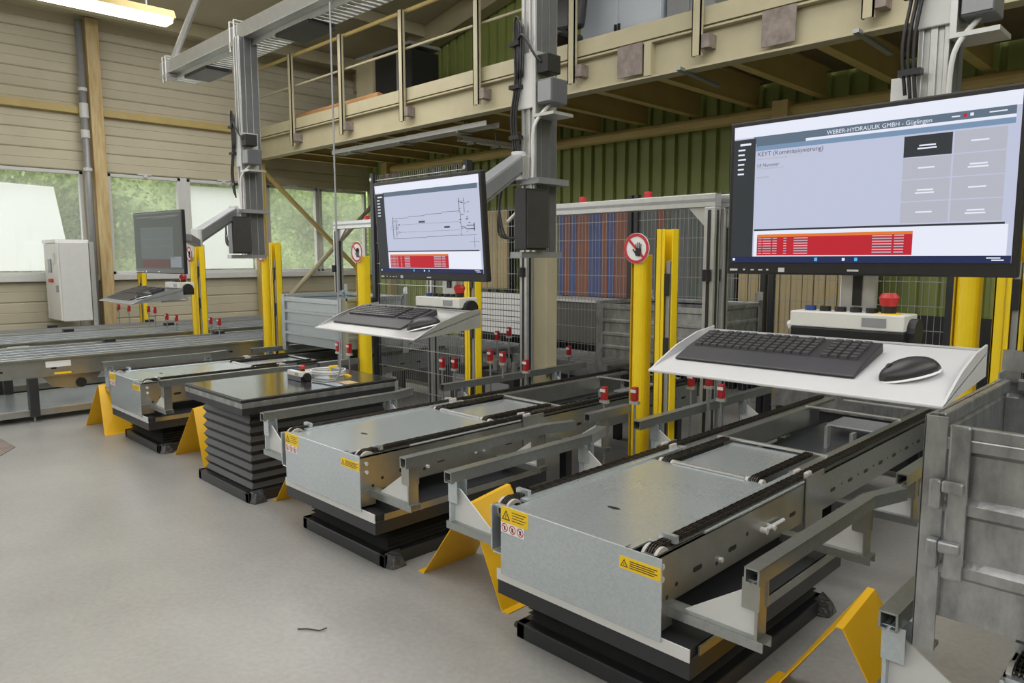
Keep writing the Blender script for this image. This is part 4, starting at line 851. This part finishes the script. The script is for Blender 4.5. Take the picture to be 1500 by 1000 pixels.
# ================================================================== LONG CONVEYORS ON THE LEFT
def long_conveyor(xc, label, y0=.2, y1=6.6, w=1.15):
    o = empty('long_conveyor', (xc, y0, 0), label, 'conveyor', 'long roller conveyors by the windows'); q = (xc, y0, 0)
    for s in (-1, 1):
        x = xc+s*w/2
        mb = MB(q); mb.box(x-.012, x+.012, y0, y1, .44, .62).box(x-.04, x+.04, y0, y1, .61, .63).box(x-s*.05, x, y0, y1, .44, .45)
        r = mb.build('side_rail', GALVD, o, .002); mb = MB(q)
        for k in range(14): slot_mb(mb, x+s*.0125, y0+.3+k*.45, .52, .05, .02)
        mb.build('rail_slots', BLACK, r, kind='stuff')
        for y in (y0+.4, 1.66, 3.6, 5.6):
            l = MB(q).box(x-.05, x+.05, y-.04, y+.04, .06, .44).build('leg', DARK, o); MB(q).cyl((x, y, 0), (x, y, .012), .06, 14).cyl((x, y, 0), (x, y, .08), .012, 8).build('foot', ALUD, l)
    for dx in (-.36*w/1.15, -.12*w/1.15, .12*w/1.15, .36*w/1.15):
        MB(q).box(xc+dx-.03, xc+dx+.03, y0, y1, .585, .625).build('slide_rail', GALV, o, .003)
        MB(q).box(xc+dx-.012, xc+dx+.012, y0, y1, .625, .635).build('chain', ALUD, o)
    for k in range(11): y = y0+.25+k*.6; MB(q).box(xc-w/2+.02, xc+w/2-.02, y-.03, y+.03, .52, .58).build('cross_bar', ALU, o)
    for y in (1.2, 2.6, 3.9): MB(q).box(xc-w*.44, xc-w*.35, y, y+.12, .63, .67).build('stop_unit', BLACK, o, .004)
    MB(q).prism([(1.75, .44), (2.3, .44), (2.25, .36), (2.05, .28), (1.85, .32)], 'x', xc+w/2-.10, xc+w/2-.07).build('motor_plate', GALVD, o)
    MB(q).cyl((xc+.2*w, 2.1, .34), (xc+w/2-.05, 2.1, .34), .05, 14).build('motor', BLACK, o)
    MB(q).box(xc+w/2+.012, xc+w/2+.016, 1.85, 2.0, .455, .475).build('yellow_sticker', YELL, o); MB(q).box(xc+w/2+.012, xc+w/2+.015, 1.78, 2.0, .53, .59).build('white_sticker', WHITE, o)
    MB(q).box(xc-w/2, xc+w/2, y0, y1, .12, .13).build('drip_tray', GALV, o); MB(q).box(xc+w/2-.04, xc+w/2, y0, y1, .06, .12).build('lower_rail', GALVD, o)
    return o
lc = long_conveyor(-8.9, 'long galvanised conveyor with slide rails next to the yellow floor guard')
copy_tree(lc, None, (-10.62, .2, 0), 'middle long galvanised conveyor between two others by the windows')
long_conveyor(-11.63, 'narrow long galvanised conveyor closest to the window wall', w=.6)
# electrical cabinet on a strut
o = empty('electrical_cabinet', (-12.35, 3.0, 0), 'white wall-side electrical cabinet with red switch by the window', 'cabinet'); q = (-12.35, 3.0, 0)
MB(q).box(-12.75, -12.0, 2.84, 3.22, .70, 1.83).build('body', LGREY, o, .006)
d = MB(q).box(-12.74, -12.01, 2.815, 2.84, .71, 1.82).build('door', WHITEP, o, .004)
MB(q).box(-12.5, -12.35, 2.80, 2.815, 1.40, 1.60).build('display', MGREY, d); MB(q).box(-12.25, -12.15, 2.80, 2.815, 1.52, 1.68).build('switch_plate', LGREY, d)
MB(q).box(-12.46, -12.30, 2.785, 2.815, 1.26, 1.31).build('red_switch', RED, d); MB(q).box(-12.10, -12.05, 2.79, 2.815, 1.12, 1.22).build('lock', MGREY, d); MB(q).box(-12.66, -12.62, 2.80, 2.815, .8, .95).build('hinge', LGREY, d)
MB(q).box(-12.85, -12.1, 2.82, 3.25, 1.83, 1.88).build('rain_cover', WHITE, o)
MB(q).box(-12.06, -12.0, 3.23, 3.29, 0, 1.85).box(-12.75, -12.69, 3.23, 3.29, 0, 1.85).build('strut', ALU, o)
# floor mat piece at the left edge, scrap of wire
tag(MB((-7.2, .95, 0)).prism([(-7.78, 1.27), (-7.32, 1.30), (-7.07, 1.15), (-6.94, 0.94), (-7.80, 0.98)], 'z', 0, .006).build('floor_plate', RUST), 'rusty brown floor cover plate set in the concrete', 'plate').location = (-7.2, .95, 0)
tag(MB((-2.75, 1.5, 0)).tube([Vector((-2.78, 1.46, .005)), Vector((-2.75, 1.49, .006)), Vector((-2.70, 1.52, .005)), Vector((-2.69, 1.55, .01))], .003, 5).build('wire_scrap', BLACK), 'short bent piece of black wire on the concrete', 'wire').location = (-2.75, 1.5, 0)
